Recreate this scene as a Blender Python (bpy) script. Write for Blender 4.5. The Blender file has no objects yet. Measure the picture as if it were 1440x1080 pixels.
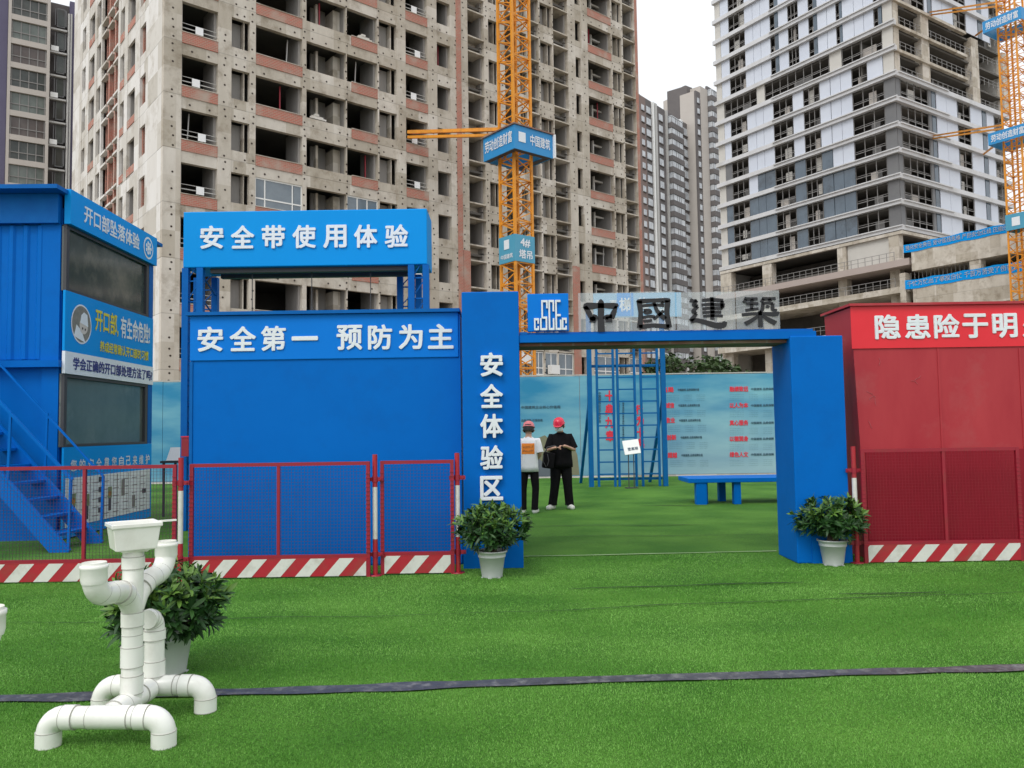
import bpy, bmesh, math, random
import numpy as np
from mathutils import Vector, Matrix, noise
R = math.radians
S = bpy.context.scene
COL = S.collection
random.seed(7)

# ---------------------------------------------------------------- camera, sky, sun, exposure
CAM_H, F, PITCH, ROLL = 1.5, 1120.0, R(3.27), R(-0.85)
cd = bpy.data.cameras.new('camera'); cam = bpy.data.objects.new('camera', cd); COL.objects.link(cam)
cd.sensor_width = 36; cd.lens = 36*F/1440; cd.clip_end = 3000; cd.clip_start = 0.05
CM = Matrix.Rotation(R(90)+PITCH, 3, 'X') @ Matrix.Rotation(ROLL, 3, 'Z')
cam.matrix_world = Matrix.Translation((0, 0, CAM_H)) @ CM.to_4x4()
S.camera = cam
w = bpy.data.worlds.new('World'); S.world = w; w.use_nodes = True
nt = w.node_tree; nt.nodes.clear()
wo = nt.nodes.new('ShaderNodeOutputWorld'); bg = nt.nodes.new('ShaderNodeBackground')
sky = nt.nodes.new('ShaderNodeTexSky'); sky.sky_type = 'NISHITA'; sky.sun_disc = False
SUN_EL, SUN_AZ = R(52), R(-148)      # azimuth measured from +Y towards +X : behind the camera, to the left
sky.sun_elevation = SUN_EL; sky.sun_rotation = SUN_AZ; sky.dust_density = 6; sky.air_density = 1.2
hs = nt.nodes.new('ShaderNodeHueSaturation'); hs.inputs['Saturation'].default_value = 0.12
mx = nt.nodes.new('ShaderNodeMix'); mx.data_type = 'RGBA'; mx.inputs[0].default_value = 0.72
mx.inputs[7].default_value = (8.6, 8.9, 9.3, 1)
nt.links.new(sky.outputs[0], hs.inputs['Color']); nt.links.new(hs.outputs[0], mx.inputs[6])
nt.links.new(mx.outputs[2], bg.inputs[0]); bg.inputs[1].default_value = 0.13
nt.links.new(bg.outputs[0], wo.inputs[0])
sl = bpy.data.lights.new('sun', 'SUN'); so = bpy.data.objects.new('sun', sl); COL.objects.link(so)
sl.energy = 1.0; sl.angle = R(25); sl.color = (1, .97, .92)
so.rotation_euler = Vector((math.sin(SUN_AZ)*math.cos(SUN_EL), math.cos(SUN_AZ)*math.cos(SUN_EL), math.sin(SUN_EL))).to_track_quat('Z', 'Y').to_euler()
S.view_settings.view_transform = 'Standard'; S.view_settings.look = 'None'
S.view_settings.exposure = 0.18; S.view_settings.gamma = 1; S.view_settings.use_curve_mapping = False

# ---------------------------------------------------------------- helpers
def ray(px, py):
    return CM @ Vector(((px-720)/F, (540-py)/F, -1))
def at(px, py, Y):                       # point of the place seen at a pixel, Y metres ahead
    d = ray(px, py); t = Y/d.y
    return Vector((d.x*t, Y, CAM_H+d.z*t))
def X_(px, py, Y): return at(px, py, Y).x
def Z_(px, py, Y): return at(px, py, Y).z
def gnd(px, py):
    d = ray(px, py); t = -CAM_H/d.z
    return Vector((d.x*t, d.y*t, 0))

def mat(name, col, rough=.6, col2=None, scale=3, amount=.5, bump=0, bscale=60, metal=0, stretch=(1, 1, 1), detail=5, spec=.5, alpha=1, dark=None, dscale=1.2):
    m = bpy.data.materials.new(name); m.use_nodes = True
    n = m.node_tree.nodes; l = m.node_tree.links; b = n['Principled BSDF']
    b.inputs['Roughness'].default_value = rough; b.inputs['Metallic'].default_value = metal
    b.inputs['Specular IOR Level'].default_value = spec
    b.inputs['Base Color'].default_value = (*col, 1)
    if alpha < 1: b.inputs['Alpha'].default_value = alpha
    out = None
    g = n.new('ShaderNodeNewGeometry'); mp = n.new('ShaderNodeMapping'); mp.inputs['Scale'].default_value = stretch
    l.new(g.outputs['Position'], mp.inputs[0])
    if col2:
        t = n.new('ShaderNodeTexNoise'); t.inputs['Scale'].default_value = scale; t.inputs['Detail'].default_value = detail; t.inputs['Roughness'].default_value = .65
        l.new(mp.outputs[0], t.inputs[0])
        r = n.new('ShaderNodeValToRGB'); r.color_ramp.elements[0].position = .5-amount*.35; r.color_ramp.elements[1].position = .5+amount*.35
        r.color_ramp.elements[0].color = (*col, 1); r.color_ramp.elements[1].color = (*col2, 1)
        l.new(t.outputs[0], r.inputs[0]); out = r.outputs[0]
        if dark:
            t2 = n.new('ShaderNodeTexNoise'); t2.inputs['Scale'].default_value = dscale; t2.inputs['Detail'].default_value = 8; t2.inputs['Roughness'].default_value = .7
            l.new(g.outputs['Position'], t2.inputs[0])
            r2 = n.new('ShaderNodeValToRGB'); r2.color_ramp.elements[0].position = .5; r2.color_ramp.elements[1].position = .72
            l.new(t2.outputs[0], r2.inputs[0])
            x = n.new('ShaderNodeMix'); x.data_type = 'RGBA'; l.new(r2.outputs[0], x.inputs[0]); l.new(out, x.inputs[6]); x.inputs[7].default_value = (*dark, 1)
            out = x.outputs[2]
        l.new(out, b.inputs['Base Color'])
    if bump:
        t3 = n.new('ShaderNodeTexNoise'); t3.inputs['Scale'].default_value = bscale; t3.inputs['Detail'].default_value = 3
        l.new(mp.outputs[0], t3.inputs[0]); bp = n.new('ShaderNodeBump'); bp.inputs['Strength'].default_value = bump; bp.inputs['Distance'].default_value = .01
        l.new(t3.outputs[0], bp.inputs['Height']); l.new(bp.outputs[0], b.inputs['Normal'])
    return m

class MB:
    """collects shapes and links them as one mesh object"""
    def __init__(s): s.v = []; s.f = []; s.m = []; s.sm = []
    def add(s, vs, fs, mi=0, smooth=False):
        o = len(s.v); s.v += [tuple(v) for v in vs]
        for f in fs: s.f.append(tuple(i+o for i in f)); s.m.append(mi); s.sm.append(smooth)
        return s
    def box(s, x0, x1, y0, y1, z0, z1, mi=0):
        if x0 > x1: x0, x1 = x1, x0
        if y0 > y1: y0, y1 = y1, y0
        if z0 > z1: z0, z1 = z1, z0
        return s.add([(x0,y0,z0),(x1,y0,z0),(x1,y1,z0),(x0,y1,z0),(x0,y0,z1),(x1,y0,z1),(x1,y1,z1),(x0,y1,z1)],
                     [(0,3,2,1),(4,5,6,7),(0,1,5,4),(1,2,6,5),(2,3,7,6),(3,0,4,7)], mi)
    def obox(s, c, M, h, mi=0):
        vs = [Vector(c)+M@Vector((a*h[0], b*h[1], d*h[2])) for d in (-1,1) for a,b in ((-1,-1),(1,-1),(1,1),(-1,1))]
        return s.add(vs, [(0,3,2,1),(4,5,6,7),(0,1,5,4),(1,2,6,5),(2,3,7,6),(3,0,4,7)], mi)
    def bar(s, a, b, w, h=None, mi=0):
        a = Vector(a); b = Vector(b); d = b-a
        if d.length < 1e-6: return s
        M = d.to_track_quat('Z', 'Y').to_matrix()
        return s.obox((a+b)/2, M, (w/2, (h or w)/2, d.length/2), mi)
    def tube(s, pts, r, n=10, mi=0, cap=True, smooth=True):
        pts = [Vector(p) for p in pts]; k = len(pts); rs = r if isinstance(r, (list, tuple)) else [r]*k
        vs = []; fs = []; up = None
        for i, p in enumerate(pts):
            t = (pts[min(i+1, k-1)]-pts[max(i-1, 0)]).normalized()
            if up is None:
                up = Vector((0, 0, 1)) if abs(t.z) < .9 else Vector((0, 1, 0))
            a = t.cross(up)
            if a.length < 1e-5: a = t.orthogonal()
            a.normalize(); b = t.cross(a).normalized(); up = -b if (-b).dot(up) > 0 else b
            for j in range(n):
                q = 2*math.pi*j/n; vs.append(p+(a*math.cos(q)+up*math.sin(q))*rs[i])
        for i in range(k-1):
            for j in range(n):
                fs.append((i*n+j, i*n+(j+1) % n, (i+1)*n+(j+1) % n, (i+1)*n+j))
        s.add(vs, fs, mi, smooth)
        if cap: 
            s.add(vs[:n], [tuple(range(n))[::-1]], mi); s.add(vs[-n:], [tuple(range(n))], mi)
        return s
    def lathe(s, prof, n=24, c=(0,0,0), mi=0, sx=1, sy=1, smooth=True):
        vs = []; fs = []
        for r, z in prof:
            for j in range(n):
                q = 2*math.pi*j/n; vs.append((c[0]+r*math.cos(q)*sx, c[1]+r*math.sin(q)*sy, c[2]+z))
        for i in range(len(prof)-1):
            for j in range(n): fs.append((i*n+j, i*n+(j+1) % n, (i+1)*n+(j+1) % n, (i+1)*n+j))
        return s.add(vs, fs, mi, smooth)
    def disc(s, c, r, plane='xz', n=16, mi=0, sx=1):
        vs = []
        for j in range(n):
            q = -2*math.pi*j/n; a, b = r*math.cos(q)*sx, r*math.sin(q)
            vs.append((c[0]+a, c[1], c[2]+b) if plane == 'xz' else ((c[0], c[1]+a, c[2]+b) if plane == 'yz' else (c[0]+a, c[1]+b, c[2])))
        return s.add(vs, [tuple(range(n))[::-1]], mi)
    def mesh(s, name, mats):
        me = bpy.data.meshes.new(name); me.from_pydata(s.v, [], s.f)
        for m in (mats if isinstance(mats, (list, tuple)) else [mats]): me.materials.append(m)
        me.polygons.foreach_set('material_index', s.m); me.polygons.foreach_set('use_smooth', s.sm)
        me.update(); return me
    def build(s, name, mats, parent=None, **props):
        return link(name, s.mesh(name, mats), parent, **props)

def link(name, me, parent=None, loc=None, **props):
    o = bpy.data.objects.new(name, me); COL.objects.link(o)
    if parent: o.parent = parent
    if loc is not None: o.location = loc
    for k, v in props.items(): o[k] = v
    return o
def thing(name, label, cat, loc=(0,0,0), rz=0, group=None):
    o = bpy.data.objects.new(name, None); COL.objects.link(o); o.empty_display_size = .3
    o.location = loc; o.rotation_euler = (0, 0, rz); o['label'] = label; o['category'] = cat
    if group: o['group'] = group
    return o
def tag(o, label, cat, group=None):
    o['label'] = label; o['category'] = cat
    if group: o['group'] = group
    return o
def copy_tree(o, parent=None):
    c = o.copy(); COL.objects.link(c)
    if parent: c.parent = parent
    for ch in list(o.children): copy_tree(ch, c)
    return c
def bevel(o, wdt=.01, seg=2):
    m = o.modifiers.new('b', 'BEVEL'); m.width = wdt; m.segments = seg; m.limit_method = 'ANGLE'; m.angle_limit = R(40); return o

# ---- lettering: the built-in font, turned into mesh and fitted into a rectangle
_tc = {}
def _text(ch, bold, ext):
    k = (ch, bold, ext)
    if k in _tc: return _tc[k]
    c = bpy.data.curves.new('t', 'FONT'); c.body = ch; c.offset = 0; c.extrude = ext; c.resolution_u = 3
    o = bpy.data.objects.new('t', c); COL.objects.link(o)
    dg = bpy.context.evaluated_depsgraph_get(); me = bpy.data.meshes.new_from_object(o.evaluated_get(dg))
    vs = np.array([tuple(v.co) for v in me.vertices]); fs = [tuple(p.vertices) for p in me.polygons]
    bpy.data.objects.remove(o); bpy.data.curves.remove(c); bpy.data.meshes.remove(me)
    if bold > .005:                      # heavier strokes: the same glyph laid over itself, each copy a hair further out
        e = bold*.85; V0, F0 = vs, fs; vs = []; fs = []
        for i, (dx, dz) in enumerate(((-e, 0), (e, 0), (0, e*.9), (0, -e*.9), (-e*.7, e*.7), (e*.7, e*.7), (-e*.7, -e*.7), (e*.7, -e*.7), (0, 0))):
            n0 = len(vs); vs += [(v[0]+dx, v[1]+dz, v[2]+(.012*i*(1 if v[2] >= 0 else 0)), .0003*i) for v in V0]; fs += [tuple(q+n0 for q in f) for f in F0]
        vs = np.array(vs)
    _tc[k] = (vs, fs); return _tc[k]
def put_text(mb, s, x0, x1, z0, z1, y, bold=.02, ext=0.0, mi=0, plane='xz', keep=False):
    """lettering in the rectangle x0..x1, z0..z1 on plane y (plane 'xz': faces -y; 'yz': faces +x with x0..x1 running along y)"""
    vs, fs = _text(s, bold, 1.0 if ext else 0.0)
    mn = vs.min(0); mxx = vs.max(0); sx = (x1-x0)/(mxx[0]-mn[0]); sz = (z1-z0)/(mxx[1]-mn[1])
    out = []
    for v in vs:
        a = x0+(v[0]-mn[0])*sx; b = z0+(v[1]-mn[1])*sz; d = v[2]*ext
        d += (v[3] if len(v) > 3 else 0); out.append((a, y-d, b) if plane == 'xz' else (y+d, a, b))
    mb.add(out, fs, mi)
    return mb

# ---------------------------------------------------------------- materials
M = {}
M['blue'] = mat('blue_steel', (.0008, .128, .50), .45, (.001, .142, .54), 1.5, .9, .5, 2.2, spec=.07, dark=(.002, .120, .465), dscale=1.7)
M['blue2'] = mat('blue_header', (.0006, .175, .66), .5, (.001, .19, .70), 2, .8, spec=.12)
M['sign'] = mat('blue_sign', (.001, .275, .72), .5, (.001, .295, .76), 1, .8, spec=.12)
M['bluefr'] = mat('blue_frame_paint', (.001, .10, .38), .5, (.002, .13, .44), 6, .8, spec=.12)
M['ladder'] = mat('ladder_paint', (.002, .10, .30), .5, (.005, .13, .36), 6, .8, spec=.15)
M['letter'] = mat('white_letter', (.78, .82, .86), .5, (.7, .74, .78), 8, .6)
M['white'] = mat('white_paint', (.8, .8, .78), .5)
M['red'] = mat('red_steel', (.36, .022, .035), .5, (.45, .045, .055), 1.3, .9, .03, 40, stretch=(2.2, 1, .6), dark=(.40, .07, .075), dscale=1.3, spec=.3)
M['redhead'] = mat('red_header', (.72, .012, .025), .4, (.78, .02, .035), 2, .8)
M['railred'] = mat('rail_red', (.34, .010, .028), .45, (.28, .012, .03), 9, .8, dark=(.25, .03, .03), dscale=6)
M['kick_red'] = mat('kickplate_red', (.46, .014, .028), .45, (.38, .018, .03), 7, .8, dark=(.3, .05, .04), dscale=5)
M['kick_white'] = mat('kickplate_white', (.74, .73, .68), .5, (.62, .62, .58), 9, .8, dark=(.5, .48, .42), dscale=5)
M['wire'] = mat('red_wire', (.11, .022, .05), .5, (.06, .03, .07), 8, .8)
M['bluewire'] = M['wire']
M['pvc'] = mat('white_pvc', (.88, .88, .83), .25, (.84, .835, .78), 5, .6, dark=(.76, .75, .69), dscale=5)
M['seam'] = mat('pipe_joint_dirt', (.42, .41, .37), .6)
M['glasslt'] = mat('hazy_window_glass', (.06, .075, .07), .12, (.15, .175, .155), 1.1, .9, spec=.6, dark=(.20, .22, .19), dscale=.7)
M['pot'] = mat('plastic_pot', (.62, .64, .63), .4, (.56, .58, .57), 6, .6)
M['soil'] = mat('soil', (.03, .022, .015), .9, (.05, .035, .025), 30, .8)
M['black'] = mat('black_ink', (.012, .012, .015), .45)
M['dgrey'] = mat('dark_grey', (.05, .05, .055), .6)
M['glassdk'] = mat('dark_window_glass', (.035, .048, .045), .08, (.09, .11, .10), 1.3, .9, spec=.8, dark=(.17, .165, .135), dscale=1.3)
M['conc'] = mat('raw_concrete', (.44, .395, .335), .9, (.62, .575, .51), 1.1, .8, .35, 6, stretch=(1, 1, .4), dark=(.30, .255, .20), dscale=.85, detail=13)
M['concw'] = mat('pale_concrete', (.60, .575, .54), .85, (.68, .66, .63), .8, .9, .2, 6, stretch=(1, 1, .35), dark=(.40, .36, .30), dscale=.6, detail=12)
def formwork(m, z0, fh):
    """cast joints at every storey and a slightly different tone for every formwork panel"""
    n = m.node_tree.nodes; l = m.node_tree.links; b = n['Principled BSDF']; src = b.inputs['Base Color'].links[0].from_socket
    g = n.new('ShaderNodeNewGeometry'); sp = n.new('ShaderNodeSeparateXYZ'); l.new(g.outputs['Position'], sp.inputs[0])
    def mth(op, a, c=None, d=None):
        x = n.new('ShaderNodeMath'); x.operation = op
        for i, v in enumerate((a, c, d)):
            if v is None: continue
            if isinstance(v, (int, float)): x.inputs[i].default_value = v
            else: l.new(v, x.inputs[i])
        return x.outputs[0]
    zz = mth('DIVIDE', mth('SUBTRACT', sp.outputs[2], z0), fh); fr = mth('FRACT', zz); fl = mth('FLOOR', zz)
    nz = n.new('ShaderNodeTexNoise'); nz.inputs['Scale'].default_value = 3; l.new(g.outputs['Position'], nz.inputs[0])
    fr2 = mth('ADD', fr, mth('MULTIPLY', nz.outputs[0], .012)); line = mth('LESS_THAN', fr2, .022)
    cb = n.new('ShaderNodeCombineXYZ'); l.new(mth('FLOOR', mth('MULTIPLY', sp.outputs[0], .8)), cb.inputs[0]); l.new(mth('FLOOR', mth('MULTIPLY', zz, 2)), cb.inputs[2]); l.new(mth('FLOOR', mth('MULTIPLY', sp.outputs[1], .45)), cb.inputs[1])
    wn = n.new('ShaderNodeTexWhiteNoise'); l.new(cb.outputs[0], wn.inputs[0])
    f = mth('SUBTRACT', mth('MULTIPLY_ADD', wn.outputs[0], .34, .80), mth('MULTIPLY', line, .28))
    x = n.new('ShaderNodeMix'); x.data_type = 'RGBA'; x.blend_type = 'MULTIPLY'; x.inputs[0].default_value = 1; l.new(src, x.inputs[6]); cc = n.new('ShaderNodeCombineColor')
    l.new(f, cc.inputs[0]); l.new(mth('MULTIPLY', f, mth('MULTIPLY_ADD', wn.outputs[0], .04, .97)), cc.inputs[1]); l.new(mth('MULTIPLY', f, mth('MULTIPLY_ADD', wn.outputs[0], .12, .90)), cc.inputs[2]); l.new(cc.outputs[0], x.inputs[7]); l.new(x.outputs[2], b.inputs['Base Color'])
M['concd'] = mat('shaded_inner_concrete', (.10, .092, .083), .95, (.15, .14, .125), .7, .9, detail=6)  # concrete with the indoor shade put into its colour
M['infill'] = mat('grey_infill_wall', (.27, .255, .24), .9, (.36, .34, .32), .8, .8, stretch=(3, 3, .4))
M['hole'] = mat('form_tie_hole', (.05, .035, .028), .9)
M['tagw'] = mat('white_notice', (.8, .8, .8), .5)
M['orange'] = mat('crane_orange', (.80, .34, .025), .5, (.70, .25, .02), 2, .9, dark=(.42, .18, .03), dscale=1.5)
M['galv'] = mat('galvanised', (.45, .44, .42), .5)

def brick_mat(name, c1, c2, mortar):
    m = bpy.data.materials.new(name); m.use_nodes = True; n = m.node_tree.nodes; l = m.node_tree.links; b = n['Principled BSDF']
    b.inputs['Roughness'].default_value = .9
    g = n.new('ShaderNodeNewGeometry'); sp = n.new('ShaderNodeSeparateXYZ'); l.new(g.outputs['Position'], sp.inputs[0])
    ad = n.new('ShaderNodeMath'); ad.operation = 'ADD'; l.new(sp.outputs[0], ad.inputs[0]); l.new(sp.outputs[1], ad.inputs[1])
    cb = n.new('ShaderNodeCombineXYZ'); l.new(ad.outputs[0], cb.inputs[0]); l.new(sp.outputs[2], cb.inputs[1])
    t = n.new('ShaderNodeTexBrick'); t.inputs['Scale'].default_value = 1; t.inputs['Brick Width'].default_value = .36; t.inputs['Row Height'].default_value = .10
    t.inputs['Mortar Size'].default_value = .012; t.inputs['Color1'].default_value = (*c1, 1); t.inputs['Color2'].default_value = (*c2, 1); t.inputs['Mortar'].default_value = (*mortar, 1)
    l.new(cb.outputs[0], t.inputs[0])
    nz = n.new('ShaderNodeTexNoise'); nz.inputs['Scale'].default_value = 1.1; nz.inputs['Detail'].default_value = 8; l.new(g.outputs['Position'], nz.inputs[0])
    r = n.new('ShaderNodeValToRGB'); r.color_ramp.elements[0].position = .52; r.color_ramp.elements[1].position = .75; l.new(nz.outputs[0], r.inputs[0])
    x = n.new('ShaderNodeMix'); x.data_type = 'RGBA'; l.new(r.outputs[0], x.inputs[0]); l.new(t.outputs[0], x.inputs[6]); x.inputs[7].default_value = (.42, .33, .27, 1)
    l.new(x.outputs[2], b.inputs['Base Color']); return m
M['brick'] = brick_mat('red_brick', (.45, .145, .10), (.37, .165, .12), (.42, .31, .25))
M['brickd'] = brick_mat('brown_brick', (.26, .12, .09), (.2, .09, .07), (.25, .2, .17))
# ================================================================ THE SETTING: artificial turf yard
def turf_mat():
    m = bpy.data.materials.new('artificial_turf'); m.use_nodes = True; n = m.node_tree.nodes; l = m.node_tree.links; b = n['Principled BSDF']
    b.inputs['Roughness'].default_value = .85; b.inputs['Specular IOR Level'].default_value = .2
    g = n.new('ShaderNodeNewGeometry')
    a = n.new('ShaderNodeTexNoise'); a.inputs['Scale'].default_value = .8; a.inputs['Detail'].default_value = 7; l.new(g.outputs[0], a.inputs[0])
    c = n.new('ShaderNodeTexNoise'); c.inputs['Scale'].default_value = 95; c.inputs['Detail'].default_value = 3; l.new(g.outputs[0], c.inputs[0])
    r1 = n.new('ShaderNodeValToRGB'); r1.color_ramp.elements[0].color = (.042, .140, .014, 1); r1.color_ramp.elements[1].color = (.095, .235, .030, 1)
    r1.color_ramp.elements[0].position = .35; r1.color_ramp.elements[1].position = .65; l.new(a.outputs[0], r1.inputs[0])
    r2 = n.new('ShaderNodeValToRGB'); r2.color_ramp.elements[0].color = (.6, .6, .6, 1); r2.color_ramp.elements[1].color = (1.3, 1.3, 1.3, 1)
    r2.color_ramp.elements[0].position = .35; r2.color_ramp.elements[1].position = .62; l.new(c.outputs[0], r2.inputs[0])
    x = n.new('ShaderNodeMix'); x.data_type = 'RGBA'; x.blend_type = 'MULTIPLY'; x.inputs[0].default_value = 1; l.new(r1.outputs[0], x.inputs[6]); l.new(r2.outputs[0], x.inputs[7])
    l.new(x.outputs[2], b.inputs['Base Color'])
    bp = n.new('ShaderNodeBump'); bp.inputs['Strength'].default_value = .8; bp.inputs['Distance'].default_value = .02; l.new(c.outputs[0], bp.inputs['Height']); l.new(bp.outputs[0], b.inputs['Normal'])
    return m
M['turf'] = turf_mat()
def gz(x, y):                                    # gentle wrinkles of the laid turf
    if not (-16 < x < 20 and 1 < y < 24): return 0
    return .010*noise.noise((x*.5, y*1.1, 0)) + .006*noise.noise((x*1.1, y*2.6, 3))
mb = MB(); nx, ny = 150, 150
xs = np.linspace(-16, 20, nx); ys = np.linspace(1, 24.5, ny)
mb.add([(x, y, gz(x, y)) for y in ys for x in xs], [(j*nx+i, j*nx+i+1, (j+1)*nx+i+1, (j+1)*nx+i) for j in range(ny-1) for i in range(nx-1)], 0, True)
mb.build('turf_lawn', M['turf'], kind='structure')
M['earth'] = mat('bare_ground', (.20, .17, .13), .95, (.28, .25, .2), .3, .8)
mb = MB(); mb.box(-700, 700, -200, 1400, -.5, -.03); mb.build('ground', M['earth'], kind='structure')

def strip_line(p0, p1, n, wfun, zoff, wob=.03, seed=0, crumple=0):
    vs = []; fs = []; p0 = Vector(p0); p1 = Vector(p1); k = 4 if crumple else 1
    for i in range(n+1):
        p = p0.lerp(p1, i/n); wd = wfun(i/n)*(1+.5*noise.noise((p.x*2.2, seed, 1))); oy = wob*noise.noise((p.x*1.3, seed, 5))
        for j in range(k+1):
            y = p.y+oy+wd*(j/k-.5); vs.append((p.x, y, gz(p.x, y)+zoff+(crumple*noise.noise((p.x*14, y*30, seed)) if 0 < j < k else 0)))
    for i in range(n):
        for j in range(k): a = i*(k+1)+j; fs.append((a, a+k+1, a+k+2, a+1))
    return MB().add(vs, fs, 0, True)
M['tape'] = mat('black_underlay', (.03, .032, .04), .45, (.08, .082, .10), 12, .9, .8, 22, dark=(.20, .20, .20), dscale=11)
M['slit'] = mat('seam_gap', (.008, .02, .006), .9)
M['thread'] = mat('pale_turf_edge', (.35, .42, .28), .8, (.18, .3, .1), 12, .9)
BL0, BL1 = gnd(-60, 987), gnd(1500, 938)
BD = BL1-BL0; BL0, BL1 = BL0-BD*.6, BL1+BD*.6
strip_line(BL0, BL1, 520, lambda t: .135-.02*t, .010, .014, 2, .010).build('seam_strip', M['tape'], kind='structure')
SEAMS = [((-60, 879), (640, 866), .012), ((640, 866), (1500, 831), .016), ((800, 829), (1130, 820), .030), ((734, 741), (990, 739), .035), ((734, 757), (1090, 752), .02),
         ((900, 712), (1000, 712), .05), ((734, 729), (800, 728), .02), ((1180, 838), (1330, 834), .03)]
for i, (a, b, wd) in enumerate(SEAMS):
    strip_line(gnd(*a), gnd(*b), 60, lambda t: 1.0*wd*math.sin(math.pi*min(max(t, .04), .96))**.4, .014, .05, 10+i).build('turf_seam', M['slit'], kind='structure')
strip_line(gnd(733, 783.5), gnd(1092, 776), 60, lambda t: .035, .012, .04, 31).build('turf_edge', M['thread'], kind='structure')

# grass fibres near the camera: one mass
def fibres():
    rng = np.random.default_rng(3); N = 900000
    y = 2.55*(9.6/2.55)**rng.random(N)**.85; x = (rng.random(N)*2-1)*(y*.70+1.3)
    b0, b1 = BL0, BL1; yl = b0.y+(x-b0.x)*(b1.y-b0.y)/(b1.x-b0.x)
    k = np.abs(y-yl) > .075+.02*np.sin(x*9); x, y = x[k], y[k]; N = len(x)
    tuft = np.sin(x*2.1+1)*np.sin(y*3.3)*.2+1
    h = (.005+.008*rng.random(N))*tuft; a = rng.random(N)*math.pi*2; lean = rng.random(N)*.010
    wd = .0012*(y/2.6)**.8
    z = np.array([gz(px, py) for px, py in zip(x[::1], y[::1])]) if N < 1 else np.interp(x, [0], [0])
    # coarse lookup of the wrinkles
    gx = np.linspace(-8, 8, 160); gy = np.linspace(2, 10, 160); G = np.array([[gz(a_, b_) for a_ in gx] for b_ in gy])
    ix = np.clip(((x+8)/16*159).astype(int), 0, 158); iy = np.clip(((y-2)/8*159).astype(int), 0, 158); z = G[iy, ix]
    dx, dy = np.cos(a)*wd, np.sin(a)*wd
    v = np.empty((N, 3, 3), np.float32)
    v[:, 0] = np.stack([x-dx, y-dy, z], 1); v[:, 1] = np.stack([x+dx, y+dy, z], 1)
    b = rng.random(N)*math.pi*2; v[:, 2] = np.stack([x+np.cos(b)*lean, y+np.sin(b)*lean, z+h], 1)
    me = bpy.data.meshes.new('turf_fibres'); me.vertices.add(N*3); me.vertices.foreach_set('co', v.reshape(-1))
    me.loops.add(N*3); me.loops.foreach_set('vertex_index', np.arange(N*3, dtype=np.int32)); me.polygons.add(N)
    me.polygons.foreach_set('loop_start', np.arange(0, N*3, 3, dtype=np.int32)); 
    NT = np.array([[noise.fractal(Vector((a_*.55, b_*1.5, 7)), 1, 2, 5) for a_ in gx] for b_ in gy]); pat = NT[iy, ix]*1.7
    me.polygons.foreach_set('material_index', np.clip((rng.random(N)*2.2+.4+pat).astype(np.int32), 0, 2))
    for c in ((.080, .245, .030), (.130, .335, .048), (.205, .43, .090)): me.materials.append(mat('turf_fibre', c, .6, spec=.25))
    me.update(); link('turf_fibres', me, kind='stuff')
fibres()

# ================================================================ concrete tower under construction
def frame_uv(loc, rz):
    T = Matrix.Translation(loc) @ Matrix.Rotation(rz, 4, 'Z'); Ti = T.inverted()
    def hit(px, py, plane, d=0):
        """intersection of a sight line with local plane y=d ('f') or x=d ('s'); returns local point"""
        o = Ti @ Vector((0, 0, CAM_H)); q = (Ti.to_3x3()) @ ray(px, py)
        t = (d-o.y)/q.y if plane == 'f' else (d-o.x)/q.x
        return o+q*t
    return hit
CT_RZ = R(39.9); c0 = at(229, 200, 43.6); CT = Vector((c0.x, c0.y, 0)); hit = frame_uv(CT, CT_RZ)
ct = thing('concrete_tower', 'raw concrete residential tower under construction with brick parapets and empty window openings', 'building', CT, CT_RZ)
FH = 3.0
zb = hit(281, 126, 'f').z; FH = (hit(281, 50, 'f').z-hit(281, 275, 'f').z)/3
levels = [zb+FH*k for k in range(-6, 13)]
formwork(M['conc'], zb-.62, FH); formwork(M['concw'], zb-.62, FH)
U = lambda px, py=90: hit(px, py, 'f').x
V = lambda px, py=50: hit(px, py, 's').y
front = [(255.6, 306.8, 'bal'), (325.6, 351.5, 'inf'), (359.8, 425.5, 'bal'), (431, 487, 'tri'), (487.8, 531, 'balp'), (533, 558, 'inf'), (570.5, 601.5, 'bal'),
         (614.5, 633.5, 'open'), (658, 681, 'led'), (687, 701, 'inf'), (710, 727, 'led'), (731, 741, 'inf'), (745, 758, 'led'), (760, 777.5, 'inf'), (778.5, 799, 'led'), (809.5, 817, 'small'),
         (827, 860, 'bal'), (861.5, 875, 'inf'), (876.5, 893, 'led')]
front = [(U(a), U(b), k) for a, b, k in front]; WX = U(897)
side = [(116.5, 121.2, 'plain'), (126, 133.5, 'open'), (136.5, 142.3, 'plain'), (143.7, 150.4, 'log'), (152, 158.5, 'log'), (160, 166.6, 'log'), (169.5, 175.3, 'open'), (180, 190.4, 'open'), (197.2, 205.5, 'plainb')]
side = sorted([(V(b), V(a), k) for a, b, k in side]); WY = V(104.5)
ZT = levels[-1]+2.9; OH = 1.82
holes = MB()
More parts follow.
